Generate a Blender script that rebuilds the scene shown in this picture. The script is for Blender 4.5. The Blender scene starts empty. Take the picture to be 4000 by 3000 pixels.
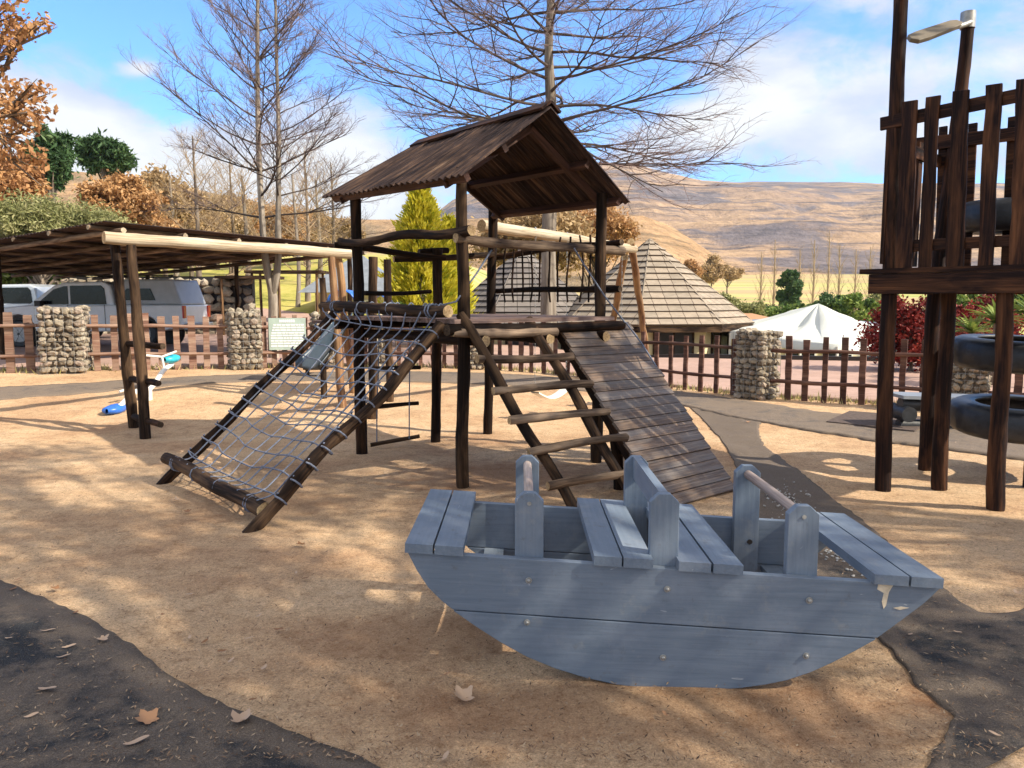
import bpy, math, random
from mathutils import Vector, noise
import bmesh
R = random.Random(7)
PI = math.pi
sc = bpy.context.scene
COL = sc.collection
# ------------------------------------------------------------------ camera
CAMH = 1.6
PITCH = math.atan(180/1671.)
cam_d = bpy.data.cameras.new('camera'); cam = bpy.data.objects.new('camera', cam_d); COL.objects.link(cam)
cam_d.sensor_width = 36; cam_d.lens = 18*1671/1106.
cam_d.clip_start = 0.05; cam_d.clip_end = 8000
cam.location = (0, 0, CAMH); cam.rotation_euler = (PI/2-PITCH, 0, 0)
sc.camera = cam

def lerp(a, b, t): return a+(b-a)*t
def sm(a, b, t):
    t = min(1, max(0, (t-a)/(b-a))); return t*t*(3-2*t)
def interp(tab, x):
    if x <= tab[0][0]: return tab[0][1]
    for (a, b), (c, d) in zip(tab, tab[1:]):
        if x <= c: return b+(d-b)*(x-a)/(c-a)
    return tab[-1][1]
def ray(x, y):
    u = (x-1106)/1671.; v = (y-829.5)/1671.
    return (u, math.cos(PITCH)-v*math.sin(PITCH), -math.sin(PITCH)-v*math.cos(PITCH))
def atd(x, y, D):
    d = ray(x, y); t = D/d[1]; return Vector((d[0]*t, D, CAMH+d[2]*t))
def pz(x, y, z):
    d = ray(x, y); t = (z-CAMH)/d[2]; return Vector((d[0]*t, d[1]*t, z))
def onp(x, y, p0, p1):
    d = ray(x, y); n = (-(p1[1]-p0[1]), p1[0]-p0[0])
    t = (n[0]*p0[0]+n[1]*p0[1])/(n[0]*d[0]+n[1]*d[1])
    return Vector((d[0]*t, d[1]*t, CAMH+d[2]*t))

# ------------------------------------------------------------------ terrain
LX = [(-60, .6), (-30, .45), (-8, .38), (-4, .28), (-1, .2), (.5, .14), (2.6, 0)]
LF_ = [(26, .35), (32, .8), (60, 4.4), (100, 7.5), (160, 11), (260, 16), (4000, 22)]
RF_ = [(26, -1.3), (40, -2.3), (85, -2.4), (120, -1.5), (150, 0.3), (230, 5.0), (400, 15), (4000, 22)]
def gz(x, y):
    z = interp(LX, x)*sm(9, 13.5, y)
    if y < 14:
        k = 1-sm(11, 14, y)
        z += k*(.007*math.sin(x*3.1+y*1.3+.5)*math.sin(y*2.7-x*.8)+.006*math.sin(x*5.9-1+y*2.2)*math.sin(y*4.6+x*1.7)+.012*noise.noise((x*2.3, y*2.3, 3))+.008*noise.noise((x*5.3, y*5.3, 8)))
    if y > 20:
        z += -1.3*sm(1.5, 5, x)*sm(21.5, 25, y)*(1-sm(26, 30, y))
        k = sm(26, 30, y)
        if k > 0:
            w = sm(-.12, .06, x/y)
            far = lerp(interp(LF_, y), interp(RF_, y), w)
            if y > 35: far += .5*noise.noise((x*.03, y*.03, 1))*sm(35, 80, y)
            z = lerp(z, far, k)
    return z
def gp(px, py, off=0.):
    d = ray(px, py); t = 0.5; last = t
    for i in range(4000):
        x, y, z = d[0]*t, d[1]*t, CAMH+d[2]*t
        if z <= gz(x, y)+off:
            lo, hi = last, t
            for _ in range(25):
                m = (lo+hi)/2
                if CAMH+d[2]*m <= gz(d[0]*m, d[1]*m)+off: hi = m
                else: lo = m
            t = hi; return Vector((d[0]*t, d[1]*t, CAMH+d[2]*t))
        last = t; t *= 1.004
        if t > 3000: break
    return Vector((d[0]*t, d[1]*t, 0))

# ------------------------------------------------------------------ mesh builder
class MB:
    def __init__(s): s.v = []; s.f = []; s.t = []; s.m = []; s.s = []; s.r = []
    def add(s, vs, fs, ts=None, m=0, smooth=False, rnd=None):
        b = len(s.v); s.v += [tuple(p) for p in vs]
        s.t += [tuple(p) for p in (ts or vs)]
        if rnd is None: rnd = R.random()
        s.r += [rnd]*len(vs)
        for f in fs: s.f.append([b+i for i in f]); s.m.append(m); s.s.append(smooth)
    def tube(s, pts, r, seg=8, caps=True, cm=0, rough=0., m=0, rnd=None):
        pts = [Vector(p) for p in pts]; n = len(pts)
        if not hasattr(r, '__len__'): r = [r]*n
        vs = []; ts = []; L = 0; sd = R.random()*50
        t0 = (pts[1]-pts[0]).normalized()
        a = Vector((0, 0, 1)) if abs(t0.z) < .9 else Vector((1, 0, 0))
        nx = t0.cross(a).normalized()
        for i, p in enumerate(pts):
            if i: L += (p-pts[i-1]).length
            tg = (pts[min(i+1, n-1)]-pts[max(i-1, 0)])
            if tg.length < 1e-9: tg = t0.copy()
            tg.normalize()
            nx = (nx-tg*nx.dot(tg)).normalized(); ny = tg.cross(nx)
            for k in range(seg):
                th = 2*PI*k/seg; c, q = math.cos(th), math.sin(th)
                rr = r[i]
                if rough: rr *= 1+rough*noise.noise((c*1.3+sd, q*1.3, L*6+sd))*1.6
                vs.append(p+nx*(rr*c)+ny*(rr*q)); ts.append((r[i]*c+sd, r[i]*q, L))
        fs = []
        for i in range(n-1):
            for k in range(seg):
                k2 = (k+1) % seg
                fs.append((i*seg+k, i*seg+k2, (i+1)*seg+k2, (i+1)*seg+k))
        if rnd is None: rnd = R.random()
        s.add(vs, fs, ts, m, True, rnd)
        if caps:
            for i, o in ((0, -1), (n-1, 1)):
                ring = vs[i*seg:(i+1)*seg]; c = pts[i]
                tt = [(math.cos(2*PI*k/seg)*r[i]+sd, math.sin(2*PI*k/seg)*r[i], 0) for k in range(seg)]
                f = list(range(seg))
                if o < 0: f = f[::-1]
                s.add(ring, [f], tt, cm, False, rnd)
    def box(s, c, h, X=(1, 0, 0), Y=(0, 1, 0), Z=(0, 0, 1), m=0, long=0, rnd=None):
        c = Vector(c); X = Vector(X).normalized(); Y = Vector(Y).normalized(); Z = Vector(Z).normalized()
        sd = R.random()*50; order = [i for i in (0, 1, 2) if i != long]+[long]
        def P(a, b, d):
            l = (a*h[0], b*h[1], d*h[2])
            return c+X*l[0]+Y*l[1]+Z*l[2], (l[order[0]]+sd, l[order[1]], l[order[2]])
        if rnd is None: rnd = R.random()
        for q in (((-1,-1,-1),(-1,1,-1),(1,1,-1),(1,-1,-1)), ((-1,-1,1),(1,-1,1),(1,1,1),(-1,1,1)),
                  ((-1,-1,-1),(1,-1,-1),(1,-1,1),(-1,-1,1)), ((-1,1,-1),(-1,1,1),(1,1,1),(1,1,-1)),
                  ((-1,-1,-1),(-1,-1,1),(-1,1,1),(-1,1,-1)), ((1,-1,-1),(1,1,-1),(1,1,1),(1,-1,1))):
            z = [P(*k) for k in q]
            s.add([a[0] for a in z], [(0, 1, 2, 3)], [a[1] for a in z], m, False, rnd)
    def bar(s, p0, p1, w, t, up=(0, 0, 1), m=0, rnd=None):
        """rectangular bar from p0 to p1, w along side, t along up"""
        p0 = Vector(p0); p1 = Vector(p1); d = (p1-p0); L = d.length; d.normalize()
        sd = d.cross(Vector(up)).normalized(); u = sd.cross(d).normalized()
        s.box((p0+p1)/2, (L/2, w/2, t/2), d, sd, u, m, 0, rnd)
    def prism(s, out, O, U, V, N, th, m=0, me=None, long='u', rnd=None):
        """outline (list of 2D) in plane O,U,V extruded by N*th; welded so that bevels work"""
        O, U, V, N = Vector(O), Vector(U), Vector(V), Vector(N)
        n = len(out); sd = R.random()*50
        def tc(a, b, w): return (b+sd, w, a) if long == 'u' else (a+sd, w, b)
        A = [O+U*a+V*b for a, b in out]; B = [p+N*th for p in A]
        ts = [tc(a, b, 0) for a, b in out]+[tc(a, b, th) for a, b in out]
        fs = [tuple(range(n))[::-1], tuple(range(n, 2*n))]+[(i, (i+1) % n, n+(i+1) % n, n+i) for i in range(n)]
        if rnd is None: rnd = R.random()
        b = len(s.v); s.v += [tuple(p) for p in A+B]; s.t += ts; s.r += [rnd]*(2*n)
        for i, f in enumerate(fs):
            s.f.append([b+k for k in f]); s.m.append(m if i < 2 or me is None else me); s.s.append(False)
    def grid(s, rows, m=0, ts=None, smooth=True, rnd=None):
        n = len(rows[0]); vs = [p for r in rows for p in r]
        fs = [(i*n+k, i*n+k+1, (i+1)*n+k+1, (i+1)*n+k) for i in range(len(rows)-1) for k in range(n-1)]
        s.add(vs, fs, ts, m, smooth, rnd)
    def build(s, name, mats, parent=None, bevel=0, fix=True):
        me = bpy.data.meshes.new(name); me.from_pydata(s.v, [], s.f)
        if not isinstance(mats, (list, tuple)): mats = [mats]
        for m in mats: me.materials.append(m)
        me.polygons.foreach_set('material_index', [min(i, len(mats)-1) for i in s.m]); me.polygons.foreach_set('use_smooth', s.s)
        a = me.attributes.new('tc', 'FLOAT_VECTOR', 'POINT'); a.data.foreach_set('vector', [c for t in s.t for c in t])
        a = me.attributes.new('rnd', 'FLOAT', 'POINT'); a.data.foreach_set('value', s.r)
        me.update()
        if fix and len(s.f) < 60000:
            bm = bmesh.new(); bm.from_mesh(me); bmesh.ops.recalc_face_normals(bm, faces=bm.faces); bm.to_mesh(me); bm.free()
        o = bpy.data.objects.new(name, me); COL.objects.link(o)
        if parent is not None: adopt(o, parent)
        if bevel:
            b = o.modifiers.new('bevel', 'BEVEL'); b.width = bevel; b.segments = 2; b.limit_method = 'ANGLE'; b.angle_limit = .6
        return o
def adopt(o, parent):
    o.parent = parent
    p = parent; M = None
    chain = []
    while p is not None: chain.append(p); p = p.parent
    base = chain[-1]
    if base.type == 'EMPTY' and len(chain) == 1:
        o.matrix_parent_inverse = EM[base.name].inverted()
from mathutils import Matrix
EM = {}
def thing(name, label, cat, loc=(0, 0, 0), rz=0, group=None):
    o = bpy.data.objects.new(name, None); COL.objects.link(o); o.location = loc; o.rotation_euler = (0, 0, rz)
    o.empty_display_size = .2
    EM[o.name] = Matrix.Translation(Vector(loc)) @ Matrix.Rotation(rz, 4, 'Z')
    return tag(o, label, cat, group)
def tag(o, label=None, cat=None, group=None, kind=None):
    if label: o['label'] = label
    if cat: o['category'] = cat
    if group: o['group'] = group
    if kind: o['kind'] = kind
    return o
def dup(root, loc, rz=0, scale=None, label=None, group=None):
    def cp(o, par):
        c = o.copy(); COL.objects.link(c)
        if par is not None: c.parent = par; c.matrix_parent_inverse = o.matrix_parent_inverse.copy()
        for ch in list(o.children): cp(ch, c)
        return c
    r = cp(root, None); r.location = loc; r.rotation_euler = (0, 0, rz)
    if scale: r.scale = scale
    if label: r['label'] = label
    if group: r['group'] = group
    return r
def log(p0, p1, r0, r1=None, wob=.01, seg=10, n=None, rough=.12, mb=None, cm=1, flare=0):
    p0, p1 = Vector(p0), Vector(p1); L = (p1-p0).length
    n = n or max(5, int(L/.12)); r1 = r1 or r0; d = (p1-p0)/L
    sd = Vector((R.random()*99, R.random()*99, R.random()*99)); pts = []; rr = []
    for i in range(n+1):
        t = i/n; q = p0.lerp(p1, t)
        e = math.sin(PI*t)**.5 if 0 < t < 1 else 0
        w = Vector((noise.noise(sd+Vector((t*L*1.2, 0, 0))), noise.noise(sd+Vector((0, t*L*1.2, 7))), noise.noise(sd+Vector((3, 9, t*L*1.2)))))
        w -= d*w.dot(d)
        pts.append(q+w*wob*2*e); rr.append(lerp(r0, r1, t)*(1+.10*noise.noise(sd+Vector((t*L*3, 5, 5)))))
    mb = mb or MB(); mb.tube(pts, rr, seg, True, cm, rough); return mb
def spline(pts, n):
    P = [Vector(p) for p in pts]; P = [P[0]*2-P[1]]+P+[P[-1]*2-P[-2]]; out = []
    m = len(P)-3
    for i in range(n+1):
        u = i/n*m; k = min(int(u), m-1); t = u-k
        a, b, c, d = P[k:k+4]
        out.append(.5*((2*b)+(c-a)*t+(2*a-5*b+4*c-d)*t*t+(3*b-a-3*c+d)*t**3))
    return out

# ------------------------------------------------------------------ materials
def mat(name, rough=.8, spec=.3):
    m = bpy.data.materials.new(name); m.use_nodes = True
    b = m.node_tree.nodes['Principled BSDF']; b.inputs['Roughness'].default_value = rough
    b.inputs['Specular IOR Level'].default_value = spec
    return m, m.node_tree, b
class NT:
    def __init__(s, nt): s.nt = nt
    def n(s, t, **k):
        o = s.nt.nodes.new(t)
        for a, v in k.items(): setattr(o, a, v)
        return o
    def l(s, a, b): s.nt.links.new(a, b)
    def mth(s, op, a, b=None, clamp=False):
        o = s.n('ShaderNodeMath', operation=op); o.use_clamp = clamp
        for i, x in enumerate((a, b)):
            if x is None: continue
            if isinstance(x, (int, float)): o.inputs[i].default_value = x
            else: s.l(x, o.inputs[i])
        return o.outputs[0]
    def noise(s, vec, scale, detail=4, rough=.55, dist=0):
        o = s.n('ShaderNodeTexNoise'); o.inputs['Scale'].default_value = scale; o.inputs['Detail'].default_value = detail
        o.inputs['Roughness'].default_value = rough; o.inputs['Distortion'].default_value = dist
        if vec is not None: s.l(vec, o.inputs['Vector'])
        return o.outputs[0]
    def ramp(s, fac, stops, interp='LINEAR'):
        o = s.n('ShaderNodeValToRGB'); e = o.color_ramp.elements; o.color_ramp.interpolation = interp
        while len(e) < len(stops): e.new(.5)
        for i, (p, c) in enumerate(stops):
            e[i].position = p; e[i].color = (c, c, c, 1) if isinstance(c, (int, float)) else (*c, 1)
        s.l(fac, o.inputs[0]); return o.outputs[0]
    def mix(s, f, a, b, mode='MIX'):
        o = s.n('ShaderNodeMix', data_type='RGBA', blend_type=mode)
        for i, x in ((0, f), (6, a), (7, b)):
            if isinstance(x, (int, float)): o.inputs[i].default_value = x
            elif isinstance(x, tuple): o.inputs[i].default_value = (*x, 1)
            else: s.l(x, o.inputs[i])
        return o.outputs[2]
    def mapping(s, vec, scale, loc=None):
        o = s.n('ShaderNodeMapping'); o.inputs['Scale'].default_value = scale
        if loc: o.inputs['Location'].default_value = loc
        s.l(vec, o.inputs[0]); return o.outputs[0]
    def attr(s, name, out='Vector'): return s.n('ShaderNodeAttribute', attribute_name=name).outputs[out]
    def pos(s): return s.n('ShaderNodeNewGeometry').outputs['Position']
    def bump(s, h, b, strength=.4, dist=.01):
        o = s.n('ShaderNodeBump'); o.inputs['Strength'].default_value = strength; o.inputs['Distance'].default_value = dist
        s.l(h, o.inputs['Height']); s.l(o.outputs[0], b.inputs['Normal'])
def wood(name, dark, mid, light, wear=.5, rough=.75, grain=1., spec=.3, bump=.5, worncol=None):
    m, nt, b = mat(name, rough, spec); t = NT(nt)
    tc = t.attr('tc'); rn = t.n('ShaderNodeObjectInfo').outputs['Random']
    off = t.n('ShaderNodeCombineXYZ'); t.l(t.mth('MULTIPLY', rn, 37.), off.inputs[0]); t.l(t.mth('MULTIPLY', rn, 91.), off.inputs[2])
    va = t.n('ShaderNodeVectorMath', operation='ADD'); t.l(tc, va.inputs[0]); t.l(off.outputs[0], va.inputs[1]); v = va.outputs[0]
    g1 = t.noise(t.mapping(v, (70*grain, 70*grain, 2.2*grain)), 1, 5, .65, .3)
    g2 = t.noise(t.mapping(v, (9, 9, 1.3)), 1, 4, .6, .4)
    c = t.ramp(g1, [(.3, dark), (.52, mid), (.75, light)])
    big = t.ramp(g2, [(wear-.10, 0.), (wear+.12, 1.)])
    wc = worncol or tuple(min(1, x*1.5+.02) for x in light)
    wc2 = t.ramp(g1, [(.3, tuple(x*.55 for x in wc)), (.7, wc)])
    c = t.mix(t.mth('MULTIPLY', big, .85), c, wc2)
    br = t.mth('ADD', t.mth('MULTIPLY', t.attr('rnd', 'Fac'), .5), .75)
    hs = t.n('ShaderNodeHueSaturation'); t.l(c, hs.inputs['Color']); t.l(br, hs.inputs['Value'])
    t.l(hs.outputs[0], b.inputs['Base Color'])
    t.bump(t.mth('ADD', g1, t.mth('MULTIPLY', g2, .5)), b, bump, .006)
    return m
def plain(name, col, rough=.6, metal=0, var=.15, scale=20, spec=.4, bump=0):
    m, nt, b = mat(name, rough, spec); t = NT(nt)
    n = t.noise(t.pos(), scale, 4)
    c = t.ramp(n, [(.3, tuple(x*(1-var) for x in col)), (.7, tuple(min(1, x*(1+var)) for x in col))])
    t.l(c, b.inputs['Base Color']); b.inputs['Metallic'].default_value = metal
    if bump: t.bump(n, b, bump, .01)
    return m
def leafmat(name, stops, rough=.6, trans=.25):
    m, nt, b = mat(name, rough, .25); t = NT(nt)
    c = t.ramp(t.attr('rnd', 'Fac'), stops); t.l(c, b.inputs['Base Color'])
    tr = t.n('ShaderNodeBsdfTranslucent'); t.l(c, tr.inputs[0])
    mx = t.n('ShaderNodeMixShader'); mx.inputs[0].default_value = trans
    out = nt.nodes['Material Output']; t.l(b.outputs[0], mx.inputs[1]); t.l(tr.outputs[0], mx.inputs[2]); t.l(mx.outputs[0], out.inputs[0])
    return m
M = {}
M['post'] = wood('stained_post', (.005, .003, .003), (.013, .007, .004), (.04, .018, .009), .62, .75, 1, .10, .5, (.12, .055, .025))
M['postmid'] = wood('weathered_post', (.005, .004, .003), (.016, .009, .006), (.055, .028, .015), .56, .8, 1, .12, .6, (.17, .10, .055))
M['rung'] = wood('weathered_rung', (.02, .013, .010), (.085, .055, .038), (.21, .14, .095), .50, .8, 1, .15, .7, (.36, .26, .18))
M['pale'] = wood('pale_log', (.13, .09, .06), (.34, .26, .17), (.50, .41, .29), .5, .8, .8, .1, .6, (.56, .48, .36))
M['end'] = wood('cut_end', (.16, .10, .05), (.34, .23, .12), (.50, .37, .21), .6, .85, 1, .15, .4)
M['enddark'] = wood('dark_end', (.02, .014, .01), (.06, .04, .025), (.13, .085, .05), .6, .85, 1, .15, .4)
M['towerwood'] = wood('dark_board', (.005, .003, .003), (.018, .008, .006), (.075, .030, .014), .56, .7, 1, .14, .7, (.17, .07, .03))
M['fence'] = wood('fence_wood', (.028, .012, .009), (.075, .032, .022), (.16, .075, .05), .54, .7, 1, .3, .5, (.24, .13, .09))
M['fencered'] = wood('faded_fence_wood', (.08, .038, .026), (.20, .105, .075), (.33, .2, .145), .5, .8, 1, .2, .5, (.44, .3, .22))
M['swingwood'] = wood('swing_wood', (.012, .007, .005), (.04, .02, .011), (.16, .08, .035), .5, .7, 1, .25, .5, (.36, .2, .09))
M['ramp'] = wood('ramp_board', (.04, .026, .02), (.16, .105, .07), (.36, .25, .16), .50, .55, 1, .22, .6, (.22, .19, .17))
M['legorange'] = wood('orange_log', (.05, .025, .014), (.18, .085, .04), (.38, .2, .1), .5, .7, 1, .2, .5, (.46, .28, .14))
M['deck'] = wood('deck_board', (.04, .026, .022), (.12, .075, .06), (.26, .17, .14), .5, .7, 1, .3, .5)
M['roofu'] = wood('roof_beam', (.014, .006, .004), (.045, .018, .010), (.085, .034, .02), .6, .7, 1, .3, .4)
M['rope'] = plain('rope', (.17, .19, .245), .9, 0, .35, 60, .1, .6)
M['steel'] = plain('galvanised_steel', (.34, .34, .33), .5, .6, .2, 30)
M['black_rubber'] = plain('black_rubber', (.02, .021, .024), .45, 0, .5, 14, .5, .3)
M['glass'] = plain('dark_glass', (.008, .011, .012), .15, 0, .3, 3, .35)
M['canopy_paint'] = plain('canopy_paint', (.42, .45, .48), .4, 0, .08, 5, .4)
M['white_paint'] = plain('white_paint', (.80, .82, .84), .3, 0, .05, 5, .5)
M['silver_paint'] = plain('silver_paint', (.62, .66, .70), .25, .3, .05, 5, .5)
M['bluepl'] = plain('blue_plastic', (.03, .14, .55), .35, 0, .2, 12)
M['cyanpl'] = plain('cyan_plastic', (.03, .42, .55), .35, 0, .2, 12)
M['greypl'] = plain('grey_slide', (.045, .07, .10), .3, 0, .2, 5)
M['whitetube'] = plain('white_tube', (.75, .72, .66), .4, 0, .1, 12)
M['cream'] = plain('cream_plaster', (.68, .58, .36), .85, 0, .1, 4, .2)
M['dark'] = plain('dark_opening', (.025, .02, .018), .5, 0, .3, 4)
M['red'] = plain('red_lens', (.5, .02, .01), .2)
M['sign'] = plain('pale_green_board', (.42, .52, .45), .4, 0, .12, 6)
M['signw'] = plain('white_sticker', (.85, .85, .85), .4, 0, .04, 30)
M['greymetal'] = plain('grey_sheet', (.22, .24, .27), .5, .2, .2, 3)
M['canvas'] = plain('white_canvas', (.60, .62, .58), .7, 0, .07, 1.5, .2, .15)
M['stone'] = None
# sun bleached stones
m, nt, b = mat('stone', .9, .15); t = NT(nt)
c = t.ramp(t.attr('rnd', 'Fac'), [(0, (.20, .16, .12)), (.35, (.36, .30, .22)), (.65, (.48, .41, .31)), (1, (.42, .33, .26))])
c = t.mix(.6, c, t.ramp(t.noise(t.pos(), 22, 5), [(.3, .25), (.7, .95)]), 'MULTIPLY'); t.l(c, b.inputs['Base Color'])
t.bump(t.noise(t.pos(), 30, 5), b, .6, .02); M['stone'] = m
# boat paint
m, nt, b = mat('blue_grey_paint', .5, .35); t = NT(nt)
tc = t.attr('tc'); g = t.noise(t.mapping(tc, (60, 60, 3.)), 1, 5, .6, .5); g2 = t.noise(tc, 3.5, 5, .65)
c = t.ramp(g, [(.3, (.122, .158, .208)), (.7, (.165, .203, .257))])
c = t.mix(t.ramp(g2, [(.5, 0.), (.75, .55)]), c, (.27, .30, .35))
c = t.mix(t.ramp(t.noise(tc, 17, 4, .7), [(.60, 0.), (.72, .7)]), c, (.12, .13, .15))
c = t.mix(t.ramp(t.noise(tc, 6, 6, .75), [(.56, 0.), (.72, .5)]), c, (.30, .29, .27))
scr = t.noise(t.mapping(tc, (26, 26, 5)), 1, 3, .75, 1.5)
c = t.mix(t.ramp(scr, [(.715, 0.), (.74, .8)]), c, (.40, .42, .44))
t.l(c, b.inputs['Base Color']); t.bump(t.mth('ADD', g, t.mth('MULTIPLY', scr, .5)), b, .25, .004)
t.l(t.ramp(g2, [(.3, .42), (.7, .62)]), b.inputs['Roughness'])
M['boat'] = m
M['chip'] = plain('bare_wood_chip', (.62, .52, .38), .8, 0, .2, 40)
M['handle'] = wood('worn_handle', (.16, .12, .10), (.30, .23, .20), (.42, .33, .29), .5, .7, 1, .2, .3, (.5, .4, .34))
# corrugated dark roof sheet
m, nt, b = mat('corrugated_roof', .7, .15); t = NT(nt); tc = t.attr('tc')
g = t.noise(t.mapping(tc, (22, 1.3, 6)), 1, 5, .7, .3)
c = t.ramp(g, [(.32, (.013, .009, .010)), (.5, (.042, .026, .022)), (.64, (.12, .07, .045)), (.80, (.27, .19, .13))])
t.l(c, b.inputs['Base Color']); t.bump(g, b, .4, .006); M['roof'] = m
# sand
m, nt, b = mat('sand', .95, .12); t = NT(nt); p = t.pos()
big = t.noise(t.mapping(p, (1, 1.4, 1)), .7, 5, .6); mid_ = t.noise(p, 7, 6, .7); fine = t.noise(p, 130, 3, .8); fib = t.noise(t.mapping(p, (240, 60, 60)), 1, 2, .6, 2)
c = t.ramp(big, [(.3, (.49, .295, .170)), (.52, (.65, .445, .270)), (.75, (.74, .55, .36))])
c = t.mix(.75, c, t.ramp(mid_, [(.3, (.60, .54, .48)), (.5, (.95, .95, .95)), (.75, (1.05, 1.04, 1.0))]), 'MULTIPLY')
spk = t.noise(p, 42, 4, .85)
c = t.mix(.8, c, t.ramp(spk, [(.34, (.42, .35, .30)), (.45, (.92, .90, .88)), (.60, (1.08, 1.08, 1.08)), (.70, (1.5, 1.46, 1.38))]), 'MULTIPLY')
c = t.mix(.85, c, t.ramp(fine, [(.28, (.30, .25, .21)), (.42, (.84, .82, .80)), (.58, (1.1, 1.1, 1.1)), (.72, (1.75, 1.7, 1.6))]), 'MULTIPLY')
c = t.mix(t.ramp(fib, [(.62, 0.), (.70, .6)]), c, (.78, .62, .40))
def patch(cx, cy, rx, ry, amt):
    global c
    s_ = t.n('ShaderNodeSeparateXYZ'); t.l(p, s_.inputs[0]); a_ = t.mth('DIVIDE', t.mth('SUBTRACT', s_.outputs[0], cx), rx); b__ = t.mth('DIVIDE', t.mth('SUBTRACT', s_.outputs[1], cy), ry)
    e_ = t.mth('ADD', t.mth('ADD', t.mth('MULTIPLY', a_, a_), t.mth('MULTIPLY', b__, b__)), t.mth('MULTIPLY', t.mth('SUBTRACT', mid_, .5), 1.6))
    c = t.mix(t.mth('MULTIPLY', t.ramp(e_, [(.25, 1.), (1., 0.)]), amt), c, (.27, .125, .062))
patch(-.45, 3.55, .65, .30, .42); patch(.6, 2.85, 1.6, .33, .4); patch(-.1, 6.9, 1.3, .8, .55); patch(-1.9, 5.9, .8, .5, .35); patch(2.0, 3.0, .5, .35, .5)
c = t.mix(t.ramp(t.noise(p, 45, 3, .8), [(.66, 0.), (.73, .75)]), c, (.17, .09, .05))
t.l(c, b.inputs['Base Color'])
t.bump(t.mth('ADD', t.mth('MULTIPLY', mid_, 1.6), t.mth('ADD', t.mth('MULTIPLY', fine, .55), t.mth('MULTIPLY', fib, .3))), b, .9, .022)
M['sand'] = m
def asphalt(name, dust, base=(.028, .029, .033)):
    m, nt, b = mat(name, .92, .2); t = NT(nt); p = t.pos()
    big = t.noise(p, 1.6, 6, .65, .6); mid_ = t.noise(p, 9, 5, .7); fine = t.noise(p, 170, 3, .8); fib = t.noise(t.mapping(p, (90, 200, 60), ), 1, 2, .6, 2.)
    c = t.ramp(fine, [(.3, tuple(x*.5 for x in base)), (.55, base), (.75, tuple(x*2.4 for x in base))])
    d = t.mth('ADD', t.mth('MULTIPLY', big, .62), t.mth('MULTIPLY', mid_, .38))
    sy_ = t.n('ShaderNodeSeparateXYZ'); t.l(p, sy_.inputs[0]); d = t.mth('ADD', d, t.mth('MULTIPLY', t.mth('MAXIMUM', t.mth('SUBTRACT', sy_.outputs[1], 4.3), 0.), .05)) if dust < .3 else d
    s2_ = t.n('ShaderNodeSeparateXYZ'); t.l(t.attr('tc'), s2_.inputs[0]); ed = t.mth('ADD', s2_.outputs[1], t.mth('MULTIPLY', t.mth('SUBTRACT', mid_, .5), .22)); d = t.mth('ADD', d, t.ramp(ed, [(.0, .45), (.16, 0.)]))
    dm = t.ramp(d, [(.48-dust*.3, 0.), (.60-dust*.3, min(1, .34+dust))])
    c = t.mix(dm, c, t.ramp(fine, [(.3, (.12, .085, .06)), (.6, (.27, .205, .15)), (.8, (.46, .36, .26))]))
    c = t.mix(t.ramp(fib, [(.64, 0.), (.70, .7)]), c, (.36, .28, .19))
    t.l(c, b.inputs['Base Color']); t.bump(t.mth('ADD', fine, mid_), b, .7, .008)
    return m
M['asphalt'] = asphalt('asphalt', .21, (.036, .036, .038))
M['asphalt2'] = asphalt('dusty_asphalt', .34, (.10, .09, .085))
# brick paving
m, nt, b = mat('pink_paving', .9, .15); t = NT(nt); p = t.pos()
br = t.n('ShaderNodeTexBrick'); t.l(p, br.inputs['Vector']); br.inputs['Scale'].default_value = 4.5
br.inputs['Color1'].default_value = (.42, .27, .215, 1); br.inputs['Color2'].default_value = (.50, .335, .275, 1); br.inputs['Mortar'].default_value = (.40, .28, .22, 1)
c = t.mix(.7, br.outputs[0], t.ramp(t.noise(p, .9, 5), [(.3, .7), (.7, 1.)]), 'MULTIPLY'); t.l(c, b.inputs['Base Color']); M['paving'] = m
# open ground: dry soil by the fence, lawn on the left, valley fields on the right
m, nt, b = mat('open_ground', .95, .1); t = NT(nt); p = t.pos()
sep = t.n('ShaderNodeSeparateXYZ'); t.l(p, sep.inputs[0])
n1 = t.noise(p, .35, 5, .6); n2 = t.noise(p, 3.5, 5, .7); n3 = t.noise(t.mapping(p, (.004, .045, .02)), 1, 4, .6)
soil = t.ramp(n2, [(.3, (.16, .13, .06)), (.5, (.30, .24, .13)), (.7, (.42, .34, .2))])
lawn = t.ramp(t.mth('ADD', t.mth('MULTIPLY', n1, .6), t.mth('MULTIPLY', n2, .4)), [(.35, (.19, .20, .04)), (.5, (.40, .36, .09)), (.65, (.52, .42, .15))])
field = t.ramp(n3, [(.36, (.12, .17, .05)), (.44, (.36, .37, .11)), (.50, (.48, .42, .16)), (.56, (.46, .30, .17)), (.66, (.36, .35, .12))])
def step(o, a, bb):
    k = t.n('ShaderNodeMapRange'); k.interpolation_type = 'SMOOTHSTEP'; t.l(o, k.inputs[0]); k.inputs[1].default_value = a; k.inputs[2].default_value = bb; return k.outputs[0]
c = t.mix(step(sep.outputs[1], 24, 30), soil, lawn)
c = t.mix(step(sep.outputs[1], 70, 110), c, field); t.l(c, b.inputs['Base Color']); t.bump(n2, b, .6, .05); M['ground'] = m
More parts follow.
